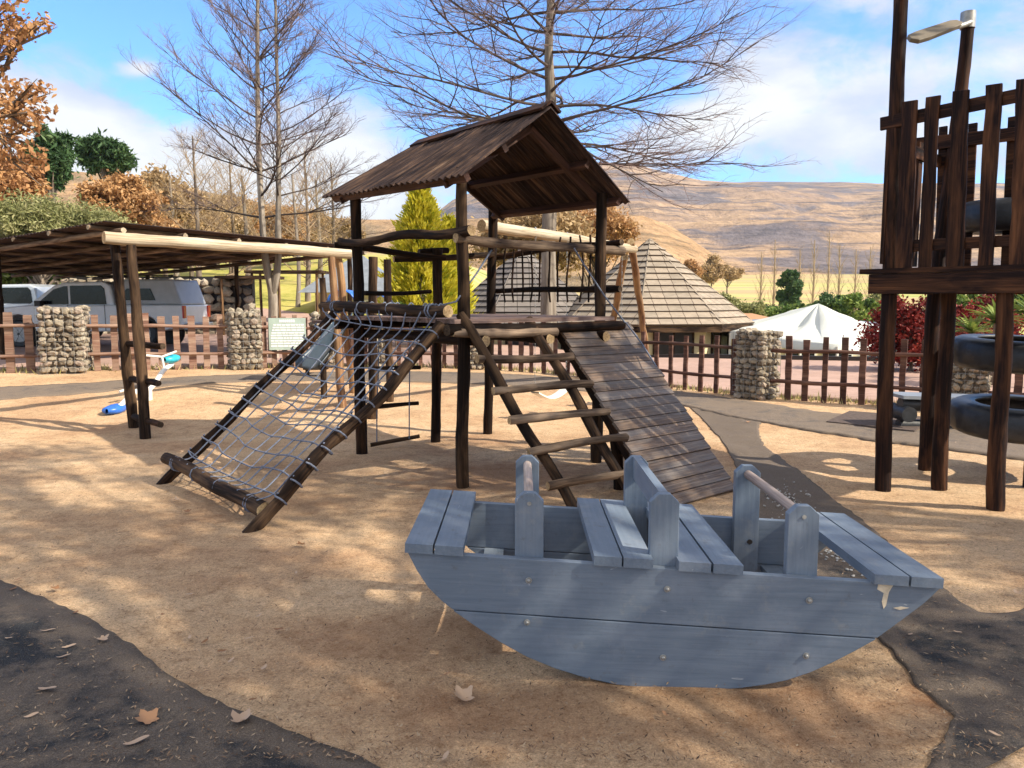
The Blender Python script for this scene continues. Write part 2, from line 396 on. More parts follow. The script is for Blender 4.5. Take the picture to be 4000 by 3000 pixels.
# mountain
def hillmat(name, base, warm, dark):
    m, nt, b = mat(name, 1., .0); t = NT(nt); p = t.pos()
    st = t.noise(t.mapping(p, (.0022, .0022, .035)), 1, 6, .65, .6); pt = t.noise(t.mapping(p, (.006, .006, .018)), 1, 5, .6); f = t.noise(p, .06, 5, .7)
    st2 = t.noise(t.mapping(p, (.006, .006, .11)), 1, 6, .7, .8)
    c = t.ramp(st, [(.34, dark), (.43, base), (.58, warm), (.72, base)])
    c = t.mix(t.ramp(pt, [(.50, 0.), (.57, .8)]), c, dark)
    c = t.mix(t.ramp(st2, [(.52, 0.), (.60, .7)]), c, tuple(x*.6 for x in dark))
    c = t.mix(.6, c, t.ramp(f, [(.35, .45), (.6, 1.)]), 'MULTIPLY'); t.l(c, b.inputs['Base Color']); t.bump(t.mth('ADD', st2, f), b, 1., 6.); return m
M['mountain'] = hillmat('mountain_slope', (.33, .225, .155), (.46, .31, .19), (.13, .125, .15))  # blue grey tone paints cloud shadows as well as rock ledges
M['hill'] = hillmat('dry_hill_slope', (.36, .24, .14), (.46, .29, .16), (.22, .17, .11))
# shingles
def shingle(name, a, bcol, gap):
    m, nt, b = mat(name, .9, .1); t = NT(nt)
    br = t.n('ShaderNodeTexBrick'); t.l(t.attr('tc'), br.inputs['Vector']); br.inputs['Scale'].default_value = 1.; br.offset = .5
    br.inputs['Brick Width'].default_value = .42; br.inputs['Row Height'].default_value = 1.; br.inputs['Mortar Size'].default_value = .012; br.inputs['Bias'].default_value = 0
    br.inputs['Color1'].default_value = (*a, 1); br.inputs['Color2'].default_value = (*bcol, 1); br.inputs['Mortar'].default_value = (*gap, 1)
    n = t.noise(t.attr('tc'), 3, 5, .7)
    c = t.mix(.7, br.outputs[0], t.ramp(n, [(.3, .55), (.7, 1.1)]), 'MULTIPLY'); t.l(c, b.inputs['Base Color']); t.bump(n, b, .4, .02); return m
M['shinglegrey'] = shingle('grey_shingle', (.24, .21, .19), (.17, .15, .145), (.05, .045, .04)); M['shingle'] = shingle('bleached_shingle', (.40, .325, .25), (.31, .26, .205), (.12, .09, .07))
M['bark'] = wood('pale_bark', (.07, .055, .045), (.19, .155, .12), (.34, .29, .23), .5, .9, .35, .1, .8, (.42, .36, .29))
M['barkd'] = wood('dark_bark', (.06, .045, .035), (.14, .105, .08), (.24, .19, .14), .5, .9, .35, .1, .8)
M['twig'] = plain('bare_twig', (.24, .175, .165), .9, 0, .3, 2, .1)
M['limb'] = plain('bare_limb', (.085, .065, .055), .9, 0, .3, 2, .1)
M['twigtan'] = plain('tan_twig', (.33, .24, .15), .9, 0, .3, 2, .1)
M['oak'] = leafmat('autumn_oak_leaf', [(0, (.24, .11, .05)), (.5, (.42, .21, .085)), (1, (.55, .33, .15))])
M['orange'] = leafmat('orange_leaf', [(0, (.30, .15, .06)), (.5, (.46, .25, .10)), (1, (.56, .36, .18))])
M['tan'] = leafmat('tan_leaf', [(0, (.26, .16, .07)), (.5, (.40, .27, .13)), (1, (.50, .36, .2))])
M['pine'] = leafmat('pine_needle', [(0, (.025, .055, .02)), (.6, (.06, .12, .04)), (1, (.14, .2, .08))])
M['olive'] = leafmat('olive_leaf', [(0, (.12, .13, .04)), (.5, (.28, .28, .11)), (1, (.46, .42, .21))])
M['green'] = leafmat('shrub_leaf', [(0, (.04, .08, .02)), (.5, (.12, .19, .04)), (1, (.30, .35, .08))])
M['gold'] = leafmat('golden_conifer_leaf', [(0, (.10, .15, .02)), (.3, (.34, .38, .03)), (.7, (.72, .64, .05)), (1, (.85, .75, .10))], .6, .4)
M['redleaf'] = leafmat('red_leaf', [(0, (.05, .008, .008)), (.6, (.22, .022, .018)), (1, (.45, .09, .06))])
M['dryleaf'] = leafmat('dry_leaf', [(0, (.22, .11, .05)), (.5, (.40, .22, .12)), (1, (.55, .43, .32))], .7, .1)

exec_parts = []
# ================================================================== SETTING
def axis(lo, hi, dlo, dhi, step, g=1.22):
    a = []; x = dlo
    while x < dhi: a.append(x); x += step
    a.append(dhi); s = step; x = dhi
    while x < hi: s *= g; x += s; a.append(x)
    s = step; x = dlo; b = []
    while x > lo: s *= g; x -= s; b.append(x)
    return b[::-1]+a
def fpt(px, d):
    u = (px-1106)/1671.
    # depth d measured along y; solve on ground
    p = Vector((0, d, 0)); x = u*d
    for _ in range(5):
        z = gz(x, d); dc = d*math.cos(PITCH)+(CAMH-z)*math.sin(PITCH); x = u*dc
    return Vector((x, d, gz(x, d)))
FL = [(-300, 12.2), (-60, 12.9), (145, 13.3), (530, 14.6), (700, 15.3), (820, 15.7), (1025, 15.9), (1150, 15.7), (1320, 15.0), (1632, 12.6), (2087, 10.9), (2400, 10.0), (2800, 9.0)]
FENCE = [fpt(*a) for a in FL]
def fence_y(x):
    return interp([(p.x, p.y) for p in FENCE], x)
xs = axis(-3500, 3500, -40, 40, 1.0, 1.18); ys = axis(-300, 3800, -4, 60, .8, 1.12)
mb = MB(); mb.grid([[(x, y, gz(x, y)-.06*(1-sm(16.5, 19, y))) for x in xs] for y in ys])
tag(mb.build('ground', M['ground'], fix=False), 'open ground, lawn and valley fields around the playground', kind='structure')
# sand sheet of the play area
gx = [-13+.09*i for i in range(int(24/.09))]; gy = []; y = -3.
while y < 16.6: gy.append(y); y += .25 if y < .8 else (.06 if y < 6 else .1)
mb = MB(); idx = {}
vs = []; fs = []
def vi(i, j):
    k = (i, j)
    if k not in idx: idx[k] = len(vs); vs.append((gx[i], gy[j], gz(gx[i], gy[j])+.012))
    return idx[k]
for i in range(len(gx)-1):
    lim = fence_y(gx[i])+.25
    for j in range(len(gy)-1):
        if gy[j] < lim: fs.append((vi(i, j), vi(i+1, j), vi(i+1, j+1), vi(i, j+1)))
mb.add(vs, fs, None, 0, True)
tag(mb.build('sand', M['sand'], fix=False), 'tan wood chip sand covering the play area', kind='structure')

def ribbon(A, B, n, m, off, jag=.012, skirt=True):
    """sheet between two ground curves, draped on the terrain"""
    rows = []; global RTS; RTS = []
    for i in range(n+1):
        a, b = A[i], B[i]; r = []; wd = (b-a).length; q_ = [(i*.1, min(j, m-j)/m*wd, 0) for j in range(m+1)]; RTS += [q_[0]]+q_+[q_[-1]]
        for j in range(m+1):
            p = a.lerp(b, j/m)
            x, y = p.x, p.y
            if j in (0, m): x += jag*noise.noise((x*9, y*9, 1))*2; y += jag*noise.noise((x*9, y*9, 5))*2
            r.append((x, y, gz(x, y)+off))
        if skirt:
            r = [(r[0][0], r[0][1], r[0][2]-.05)]+r+[(r[-1][0], r[-1][1], r[-1][2]-.05)]
        rows.append(r)
    return rows
g_ = lambda x, y: gp(x, y)
# near left path
E1 = spline([g_(*p) for p in [(-260, 1165), (-120, 1215), (0, 1262), (70, 1290), (150, 1325), (280, 1400), (400, 1490), (500, 1540), (600, 1580), (700, 1615), (800, 1659), (950, 1750)]], 260)
E2 = [p+Vector((-2.2, -1.6, 0)) for p in E1]
mb = MB(); rw_ = ribbon(E1, E2, 260, 40, .024); mb.grid(rw_, ts=RTS)
tag(mb.build('path', M['asphalt'], fix=False), 'dark asphalt path in the near left corner', kind='structure')
# main path on the right, passing behind and right of the boat
L1 = spline([g_(*p) for p in [(1420, 855), (1475, 872), (1530, 922), (1580, 990), (1600, 1050), (1650, 1150), (1740, 1250), (1850, 1345), (1918, 1405), (1985, 1490), (2056, 1552), (2035, 1605), (2015, 1659), (1990, 1760)]], 300)
R1 = spline([g_(*p) for p in [(1660, 900), (1640, 926), (1650, 965), (1700, 1005), (1760, 1050), (1830, 1105), (1930, 1185), (2040, 1278), (2085, 1315), (2130, 1334), (2215, 1322), (2330, 1285), (2500, 1265), (2800, 1280)]], 300)
mb = MB(); rw_ = ribbon(L1, R1, 300, 30, .022); mb.grid(rw_, ts=RTS)
tag(mb.build('path', M['asphalt'], fix=False), 'dark asphalt path running past the right end of the boat', kind='structure')
U1 = spline([g_(*p) for p in [(-160, 845), (150, 832), (500, 813), (800, 805), (1100, 811), (1300, 828), (1480, 850), (1700, 882), (1900, 908), (2100, 925), (2400, 955)]], 200)
D1 = spline([g_(*p) for p in [(-160, 880), (150, 855), (500, 828), (800, 826), (1100, 835), (1300, 852), (1480, 880), (1640, 914), (1850, 950), (2050, 976), (2400, 1020)]], 200)
mb = MB(); rw_ = ribbon(D1, U1, 200, 12, .030, .03); mb.grid(rw_, ts=RTS)
tag(mb.build('path', M['asphalt2'], fix=False), 'dusty grey path crossing behind the play frames', kind='structure')
# pink paved yard beyond the fence
N1 = []; F1 = []
FAR = [(-30, 37), (-14, 37), (-9, 34), (-5, 28.5), (0, 26.4), (3, 22.6), (6, 21.3), (10, 20.3), (16, 18.5), (24, 16)]
for i in range(121):
    x = -26+i*.4; N1.append(Vector((x, fence_y(x)+.85, 0))); xf = x*1.15; F1.append(Vector((xf, interp(FAR, xf), 0)))
mb = MB(); mb.grid(ribbon(N1, F1, 120, 40, .02, .02))
tag(mb.build('pavement', M['paving'], fix=False), 'pink brick paved yard beyond the fence', kind='structure')
kp = [Vector((x, interp(FAR, x)-.1, gz(x, interp(FAR, x)-.1)+.05)) for x in [3+.5*i for i in range(30)]]
mb = MB()
for a, b_ in zip(kp, kp[1:]): mb.bar(a, b_, .14, .16)
tag(mb.build('kerb', M['dark']), 'dark kerb along the far edge of the paving', kind='structure')

# ---------------- hills
def hill(name, label, prof, Df, Dr, zf, mt, n=150, m=46, amp=10., seed=0, ledge=0.):
    x0, x1 = prof[0][0], prof[-1][0]; rows = []
    for i in range(n+1):
        px = lerp(x0, x1, i/n); py = interp(prof, px); u = (px-1106)/1671.
        py += 3.5*noise.noise((px*.012, seed, 0))+1.5*noise.noise((px*.05, seed, 0))
        zr = CAMH+(649-py)/1671.*Dr; r = []
        for j in range(m+1):
            t = j/m
            D = lerp(Df, Dr, t); s = t**1.15
            z = lerp(zf, zr, s)
            x = u*D
            k = math.sin(PI*t)
            z += k*amp*(noise.fractal((x*.006+seed, D*.006, 2), .8, 2, 5))*1.1
            if ledge: z += k*ledge*math.sin(z*.11+noise.noise((x*.003, D*.003, 4))*3)
            if j == m: z += amp*.15*noise.noise((px*.03, 7, seed))
            r.append((x, D, z-(14 if j == 0 else 0)))
        r.append((u*(Dr*1.25), Dr*1.3, zr*.75)); rows.append(r)
    mb = MB(); mb.grid(rows); tag(mb.build(name, mt, fix=False), label, kind='structure')
hill('hills', 'far bare mountain with blue grey rock bands and painted cloud shadows', [(-900, 470), (300, 480), (733, 482), (900, 480), (947, 463), (981, 437), (1040, 412), (1120, 395), (1200, 378), (1305, 362), (1380, 364), (1405, 374), (1500, 395), (1570, 400), (1700, 399), (1880, 401), (2212, 404), (2700, 400), (3600, 410)], 420, 1700, 14, M['mountain'], 170, 90, 13, 3, 7)
hill('hills', 'tan grassy hillside sloping down from the left', [(-1400, 330), (-300, 350), (310, 387), (383, 403), (560, 440), (733, 476), (900, 479), (1000, 477), (1150, 470), (1380, 466), (1430, 486), (1490, 520), (1560, 566), (1640, 607), (1700, 640), (1800, 690), (1950, 760)], 215, 460, 2, M['hill'], 130, 40, 3, 11)
# ================================================================== PLAY TOWER (centre)
A = pz(1000, 1055, 0); B = pz(782, 983, 0); C = pz(1287, 1000, 0); D = pz(1052, 940, 0)
e1 = (C-A).normalized(); e2 = (B-A).normalized(); DK = 1.45
def up(v, z): return Vector((v.x, v.y, z))
cen = (A+B+C+D)/4
T = thing('climbing_tower', 'dark log climbing tower with corrugated gable roof in the middle of the sand', 'play tower', (cen.x, cen.y, 0))
def part(name, mb, mats, par, label=None, bevel=0):
    o = mb.build(name, mats, par, bevel)
    if label: o['label'] = label
    return o
PM = [M['post'], M['enddark']]; MM = [M['postmid'], M['end']]; RM = [M['rung'], M['end']]
def vlog(bx, by, tx, ty, r0, r1=None, wob=.012, zoff=-.05):
    b_ = pz(bx, by, 0); tp = atd(tx, ty, b_.y); b_.z = zoff
    return log(b_, tp, r0, r1 or r0*.93, wob, 12, rough=.08)
part('post', vlog(1000, 1055, 998, 362, .056, .048), [M['postmid'], M['enddark']], T)
part('post', vlog(782, 983, 768, 430, .060, .052), PM, T)
part('post', vlog(1287, 1000, 1300, 418, .056, .052), [M['postmid'], M['enddark']], T)
part('post', vlog(1053, 940, 1065, 448, .055, .052), PM, T)
# short mid post on the far left side
part('post', vlog(941, 958, 945, 537, .054, .054), PM, T)
# deck
mb = MB(); nb = 15
for i in range(nb):
    t0 = (i+.5)/nb; a = up(A, DK-.02)+e2*lerp(-.10, (B-A).length+.10, t0)
    hw = ((B-A).length+.2)/nb/2-.004
    mb.box(a+e1*((C-A).length/2), ((C-A).length/2+.14, hw, .018), e1, e2, (0, 0, 1), long=0)
part('deck', mb, M['deck'], T, bevel=.003)
mb = MB()
for s in (-.10, (B-A).length+.08): log(up(A, DK-.09)+e2*s-e1*.22, up(A, DK-.09)+e2*s+e1*((C-A).length+.25), .05, .045, .008, 10, mb=mb)
part('deck_beam', mb, PM, T)
mb = MB()
for s in (.09, (C-A).length-.1, (C-A).length*.5): log(up(A, DK-.185)+e1*s-e2*.22, up(A, DK-.185)+e1*s+e2*((B-A).length+.2), .048, .045, .008, 10, mb=mb)
part('deck_joist', mb, [M['post'], M['end']], T)
log_ = lambda p, q, r, rr=None, w=.015, name='rail', mats=RM, par=T, rough=.12: part(name, log(p, q, r, rr, w, 10, rough=rough), mats, par)
# rails: front left, front right, back sides
o1 = -e1*.07; o2 = -e2*.07
def rp(px, py, d): return atd(px, py, d)
log_(rp(735, 521, 8.0), rp(1019, 497, 6.35), .036, .045, .028, mats=[M['postmid'], M['end']])
log_(rp(984, 514, 6.42), rp(1345, 543, 7.85), .040, .046, .02)
log_(rp(722, 529, 8.2), rp(962, 556, 8.6), .035, .035, .02, mats=PM)
log_(rp(905, 545, 8.55), rp(967, 541, 8.75), .035, .035, .01, mats=PM)
log_(rp(850, 560, 8.5), rp(1066, 550, 9.1), .034, .034, .02, mats=MM)
log_(rp(1068, 556, 9.2), rp(1343, 523, 7.75), .036, .033, .03, mats=PM)
log_(rp(1072, 629, 9.15), rp(1340, 624, 7.7), .03, .034, .015, mats=PM)
log_(rp(788, 633, 8.0), rp(930, 630, 8.7), .025, .022, .015, mats=PM)
# upright sticks of the far railing
for k, (tx, ty, bx) in enumerate([(1093, 531, 1091), (1110, 534, 1109), (1128, 530, 1128), (1148, 530, 1146), (1167, 530, 1164), (1187, 528, 1189), (1211, 512, 1205), (1233, 511, 1226), (1252, 508, 1252), (1275, 507, 1271)]):
    t0 = (tx-1068)/275.; dd = 1/lerp(1/9.12, 1/7.7, t0)
    part('stick', log(rp(tx, ty, dd), rp(bx, 653, dd), .0115, .011, .03, 6, rough=.3), PM, T)
# roof
Rf, Rb = atd(1190, 230, 6.82), atd(905, 312, 8.55); LFr, LBk, RFr, RBk = atd(995, 378, 6.2), atd(697, 428, 8.18), atd(1362, 437, 7.47), atd(1076, 468, 9.1)
def corr(top0, top1, bot0, bot1, name):
    mb = MB(); L = (top1-top0).length; n = int(L/.013); rows = []; ts = []
    nrm = (top1-top0).cross(bot0-top0).normalized()
    if nrm.z < 0: nrm = -nrm
    for layer in (0, 1):
        rows = []; ts = []
        for i in range(n+1):
            t0 = i/n; a = top0.lerp(top1, t0); b_ = bot0.lerp(bot1, t0); s = t0*L
            wv = math.sin(s*2*PI/.082)*.0125+.008*noise.noise((s*1.5, 3, 3)); r = []
            for j in range(9):
                q = j/8; ext = .022*noise.noise((math.floor(s/.6)*3.3, 1, 9)) if j == 8 else 0
                p = a.lerp(b_, q+ext)+nrm*(wv-.010*layer+.016*(1 if math.floor(s/.6+.001) % 2 else 0))
                r.append(p); ts.append((s, q*1.5, layer))
            rows.append(r)
        if layer: inner = rows
        else: outer = rows
        mb.grid(rows, 0, ts, True, .5)
    # close the edges
    for k in (0, -1):
        mb.grid([outer[k], inner[k]], 0, None, False, .5)
        mb.grid([[r[k] for r in outer], [r[k] for r in inner]], 0, None, False, .5)
    return part(name, mb, M['roof'], T)
corr(Rf, Rb, LFr, LBk, 'roof_sheet'); corr(Rf, Rb, RFr, RBk, 'roof_sheet')
rd = (Rb-Rf).normalized()
for s, q in ((-1, LFr), (1, RFr)):
    mb = MB(); dn = (q-Rf).normalized(); nn = rd.cross(dn).normalized()
    if nn.z < 0: nn = -nn
    mb.box((Rf+Rb)/2+dn*.045+nn*.035, ((Rb-Rf).length/2+.01, .065, .011), rd, dn, nn)
    part('ridge_board', mb, M['towerwood'], T, bevel=.003)
# purlins and rafters
for (a, b_, q0, q1) in ((Rf, Rb, RFr, RBk), (Rf, Rb, LFr, LBk)):
    for f in (.52, .93):
        mb = MB(); nn = (b_-a).cross(q0-a).normalized()
        if nn.z < 0: nn = -nn
        mb.bar(a.lerp(q0, f)-nn*.055+rd*.05, b_.lerp(q1, f)-nn*.055-rd*.05, .05, .07, nn); part('purlin', mb, M['roofu'], T, bevel=.004)
for f in (.13, .9):
    for q0, q1 in ((RFr, RBk), (LFr, LBk)):
        mb = MB(); a = Rf.lerp(Rb, f); b_ = q0.lerp(q1, f); b_ = a.lerp(b_, .93); mb.bar(a-Vector((0, 0, .14)), b_-Vector((0, 0, .09)), .04, .06); part('rafter', mb, M['roofu'], T, bevel=.004)
# ramp
r0, r1 = up(pz(1431, 1108, 0), .02), up(pz(1590, 1063, 0), .02); r2, r3 = atd(1202, 699, 7.2), atd(1355, 697, 7.8)
rn = (r1-r0).cross(r2-r0).normalized(); rn = rn if rn.z > 0 else -rn; nb = 19
RA = thing('climbing_ramp', 'weathered plank ramp leaning on the right side of the roofed tower', 'ramp', tuple(((r0+r1)/2)))
for i in range(nb):
    a0, a1 = (i+.04)/nb, (i+.94)/nb; j = .012*R.uniform(-1, 1); mb = MB()
    p0 = r0.lerp(r2, (a0+a1)/2); p1 = r1.lerp(r3, (a0+a1)/2); hw = (r2-r0).length*(a1-a0)/2; X = (p1-p0).normalized(); Y = rn.cross(X)
    mb.box((p0+p1)/2+rn*(.005*R.uniform(-1, 1))+X*j, ((p1-p0).length/2, hw, .013), X, Y, rn); part('plank', mb, M['ramp'], RA, bevel=.004)
for a, b_ in ((r0, r2), (r1, r3)):
    mb = MB(); ins = (r1-r0).normalized()*(.05 if a is r0 else -.05); mb.bar(a-rn*.06+ins, b_-rn*.06+ins, .045, .09, rn); part('stringer', mb, M['post'], RA)
mb = MB(); log(up(r0.lerp(r2, .42), -.05)+(r1-r0)*.1, r0.lerp(r2, .42)+(r1-r0)*.1-rn*.1, .05, .05, .01, mb=mb); part('prop', mb, PM, RA)
# ladder
LD = thing('log_ladder', 'slanting log ladder with knobbly rungs leaning on the roofed tower', 'ladder', tuple(pz(1320, 1106, 0)))
l0, l1 = up(pz(1250, 1112, 0), -.03), atd(998, 686, 6.42); k0, k1 = up(pz(1396, 1110, 0), -.03), atd(1141, 690, 6.95)
part('stringer', log(l0, l1+(l1-l0).normalized()*.03, .046, .042, .02), [M['postmid'], M['end']], LD); part('stringer', log(k0, k1, .044, .042, .02), [M['postmid'], M['end']], LD)
for (ax, ay, bx, by, r) in [(977, 718, 1203, 717, .040), (1030, 775, 1237, 770, .033), (1065, 845, 1279, 829, .032), (1100, 908, 1316, 888, .032), (1142, 978, 1355, 945, .032), (1183, 1050, 1392, 1016, .032)]:
    f = (ay-690)/(1108-690.)
    da = 1/lerp(1/6.36, 1/5.60, f); db = 1/lerp(1/7.0, 1/5.85, f)
    part('rung', log(atd(ax, ay, da), atd(bx, by, db), r*1.05, r*.95, .014, 12, rough=.22), RM, LD)
# ropes from the rail down to the ramp edge
T2 = T
def ropeobj(pts, r=.008, par=T, name='rope'):
    mb = MB(); mb.tube(pts, r, 6); return part(name, mb, M['rope'], par)
ropeobj([atd(1240, 536, 7.25), atd(1262, 573, 7.3), atd(1305, 638, 7.45), atd(1350, 697, 7.6)]); ropeobj([atd(1352, 697, 7.62), atd(1385, 740, 7.4), atd(1418, 792, 7.1)])
ropeobj([atd(1062, 540, 6.75), atd(1030, 590, 6.65), atd(985, 652, 6.4), atd(940, 662, 6.5)])
# ---------------- climbing net
n0, n1 = up(pz(530, 1154, 0), -.03), atd(953, 702, 6.40); m0, m1 = up(pz(343, 1047, 0), -.03), atd(722, 676, 7.75)
NE = thing('climbing_net', 'grey rope climbing net strung on a sloping log frame in front of the tower', 'climbing net', tuple((n0+m0)/2))
part('side_rail', log(n0, n1, .047, .045, .035, 12, rough=.18), [M['postmid'], M['end']], NE); part('side_rail', log(m0, m1, .046, .042, .02, 12), PM, NE)
nn = (m0-n0).cross(n1-n0).normalized(); nn = nn if nn.z > 0 else -nn
tl, tr = atd(697, 662, 8.05), atd(968, 673, 6.32)
part('top_log', log(tr, tl, .052, .050, .012, 14, rough=.06), [M['postmid'], M['end']], NE)
bl, br_ = atd(360, 990, 6.80), atd(572, 1103, 5.36)
part('bottom_log', log(br_, bl, .060, .052, .012, 14, rough=.08), [M['postmid'], M['end']], NE)
def netp(a, b_):      # a across 0 right ..1 left ; b along 0 bottom..1 top
    rt = n0.lerp(n1, b_); lt = m0.lerp(m1, b_); p = rt.lerp(lt, a)
    sag = -.10*math.sin(PI*a)*(.35+.65*math.sin(PI*min(1, max(0, b_))))
    return p+nn*(sag+.035)
mb = MB(); NA, NB = 9, 11
node = {}
for i in range(NA+1):
    for j in range(NB+1):
        a = lerp(.055, .945, i/NA); b_ = lerp(.16, .955, j/NB)
        if 0 < i < NA: a += .012*R.uniform(-1, 1)+.012*math.sin(j*.7+1)
        if 0 < j < NB: b_ += .006*R.uniform(-1, 1)+.010*math.sin(i*.9)
        node[i, j] = netp(a, b_)
def ropel(pts, r=.0065):
    P = spline(pts, len(pts)*4); mb.tube(P, r, 6, rough=.15)
for i in range(NA+1):
    top = node[i, NB]; tt = lerp(.05, .95, i/NA); tp = tr.lerp(tl, tt); bt = br_.lerp(bl, lerp(.04, .80, i/NA))
    dirn = (n0-n1).normalized()
    ropel([tp+Vector((0, 0, -.02))-dirn*.06, tp+Vector((0, 0, .060)), tp+dirn*.065+nn*.01]+[node[i, j] for j in range(NB, -1, -1)]+[bt+nn*.060-dirn*.02], .0065)
for j in range(NB+1):
    b_ = lerp(.16, .955, j/NB); e0 = n0.lerp(n1, b_-.01); e3 = m0.lerp(m1, b_+.01)
    ropel([e0+nn*.05]+[node[i, j] for i in range(NA+1)]+[e3+nn*.05])
    for e, ax in ((e0, n1-n0), (e3, m1-m0)):
        ax = ax.normalized(); q = ax.cross(nn).normalized(); mb.tube([e+nn*(.054*math.cos(k*PI/4))+q*(.054*math.sin(k*PI/4))+ax*.004*k for k in range(9)], .007, 6)
for (i, j), p in node.items():
    if 0 < i < NA: mb.tube([p-nn*.012, p, p+nn*.012], [.007, .0125, .007], 6)
for f in (.08, .10, .38, .62, .84, .86):
    for a, b_ in ((tr, tl), (br_, bl)):
        c_ = a.lerp(b_, f); ax = (b_-a).normalized(); q = ax.cross(Vector((0, 0, 1))).normalized(); z_ = q.cross(ax)
        mb.tube([c_+z_*(.058*math.cos(k*PI/4))+q*(.058*math.sin(k*PI/4))+ax*.006*k for k in range(13)], .008, 6)
part('rope_net', mb, M['rope'], NE)
# ---------------- rope ladder on the far left side
RL = thing('rope_ladder', 'thin rope ladder with three wooden bars hanging behind the net', 'rope ladder', tuple(up(atd(850, 950, 8.3), 0)))
for (ax, ay, bx, by) in [(796, 796, 908, 794), (798, 878, 904, 871), (800, 961, 906, 942)]: part('bar', log(atd(ax, ay, 8.25), atd(bx, by, 8.45), .024, .022, .012, 8, rough=.15), [M['postmid'], M['end']], RL)
for x0, x1 in ((818, 814), (885, 884)):
    mb = MB(); mb.tube([atd(x0, 690, 8.35), atd(x0, 795, 8.35), atd(x1, 875, 8.36), atd(x1, 963 if x0 < 850 else 948, 8.36)], .007, 6); part('rope', mb, M['rope'], RL)

# ================================================================== ROCKING BOAT
ya = math.radians(5.4); BO = Vector((.595, 3.05, -.01)); BU = Vector((math.cos(ya), -math.sin(ya), 0)); BV = (Vector((math.sin(ya), math.cos(ya), 0))-BU*.085).normalized(); BZ = Vector((0, 0, 1))
BT = thing('rocking_boat', 'blue grey wooden rocking boat seesaw with plank seats and three handles', 'rocking boat', tuple(BO+BV*.45))
ARC = [(-1.038, .562), (-1.0, .485), (-.951, .41), (-.895, .355), (-.834, .306), (-.745, .245), (-.648, .185), (-.535, .125), (-.415, .079), (-.29, .045), (-.165, .022), (-.05, .012), (.063, .009), (.2, .014), (.343, .031), (.44, .05), (.526, .073), (.62, .112), (.704, .158), (.785, .208), (.861, .264), (.915, .305), (.963, .347), (1.04, .415), (1.108, .490)]
def seam(u): return .314-.030*(u+.834)
def topz(u): return .565-.0365*(u+1.038)
def arcz(u): return interp(ARC, u)
def uarc(f):  # u positions where arc meets seam
    pass
sl_u = -.845; sr_u = .868
W = .88
def B3(u, v, z): return BO+BU*u+BV*v+BZ*z
for v0 in (0., W-.036):
    low = [(u, z) for u, z in ARC if z < seam(u)-.004]
    lower = [(sl_u, seam(sl_u))]+low+[(sr_u, seam(sr_u))]
    lower = lower+[(u, seam(u)-.0005) for u in (.5, .1, -.4)]
    mb = MB(); mb.prism(lower, BO+BV*v0, BU, BZ, BV, .036); part('side_board', mb, M['boat'], BT, bevel=.003)
    upp = [(u, z) for u, z in ARC if z >= seam(u)+.004]
    left = [p for p in upp if p[0] < 0]; right = [p for p in upp if p[0] > 0]
    upper = left+[(sl_u-.003, seam(sl_u)+.004)]+[(u, seam(u)+.004) for u in (-.4, .1, .5)]+[(sr_u+.003, seam(sr_u)+.004)]+right
    upper = upper+[(1.108, topz(1.108))]+[(u, topz(u)) for u in (.6, 0, -.6)]+[(-1.038, topz(-1.038)+.002)]
    # drop duplicate end corners
    out = []
    for p in upper:
        if not out or (abs(p[0]-out[-1][0])+abs(p[1]-out[-1][1])) > .006: out.append(p)
    mb = MB(); mb.prism(out, BO+BV*(v0+.001), BU, BZ, BV, .036); part('side_board', mb, M['boat'], BT, bevel=.003)
# seats
tilt = -.0365
BUt = (BU+BZ*tilt).normalized()
SE = [(-1.045, -.928, .0), (-.920, -.800, .0), (-.262, -.150, 0), (-.143, -.024, 0), (.078, .205, 0), (.215, .332, 0), (.838, .968, 0), (.977, 1.098, 0)]
for k, (u0, u1, dz) in enumerate(SE):
    mb = MB(); uc = (u0+u1)/2; c_ = B3(uc, W/2+.005, topz(uc)+.022)
    mb.box(c_, ((u1-u0)/2, W/2+.028, .020), BUt, BV, BUt.cross(BV), long=1); part('seat_plank', mb, M['boat'], BT, bevel=.006)
# handles
UP = [(-.586, -.466, .272, .028), (-.030, .088, .300, .05), (.520, .642, .285, .04)]
for k, (u0, u1, h, _) in enumerate(UP):
    for v0 in (.038, W-.036-.042):
        uc = (u0+u1)/2; zt = topz(uc); w_ = (u1-u0)
        out = [(u0, zt-.36), (u1, zt-.36), (u1, zt+h-.035), (uc+w_*.20, zt+h), (uc-w_*.20, zt+h), (u0, zt+h-.035)]
        mb = MB(); mb.prism(out, BO+BV*v0, BU, BZ, BV, .040, long='v'); part('upright', mb, M['boat'], BT, bevel=.003)
    zt = topz((u0+u1)/2)+h; uc = (u0+u1)/2
    if k == 1:
        mb = MB(); mb.box(B3(uc+.0, W/2, zt-.055), (.018, W/2-.08, .055), BU, BV, BZ, long=1); part('handle', mb, M['boat'], BT, 'flat board handle', bevel=.003)
    elif k == 0:
        mb = MB(); mb.tube([B3(uc, .078, zt-.045), B3(uc, W/2, zt-.045), B3(uc, W-.078, zt-.045)], .021, 14); part('handle', mb, M['handle'], BT, 'worn round handle bar')
    else:
        mb = MB(); mb.tube([B3(uc, .078, zt-.045), B3(uc, W/2, zt-.043), B3(uc, W-.078, zt-.045)], .022, 14); part('handle', mb, M['handle'], BT, 'worn round handle bar')
# foot rails inside
for u in (-.70, .72, -.36, .40):
    mb = MB(); mb.box(B3(u, W/2, arcz(u)+.085), (.05, W/2-.04, .014), BU, BV, BZ, long=1); part('foot_board', mb, M['boat'], BT, bevel=.003)
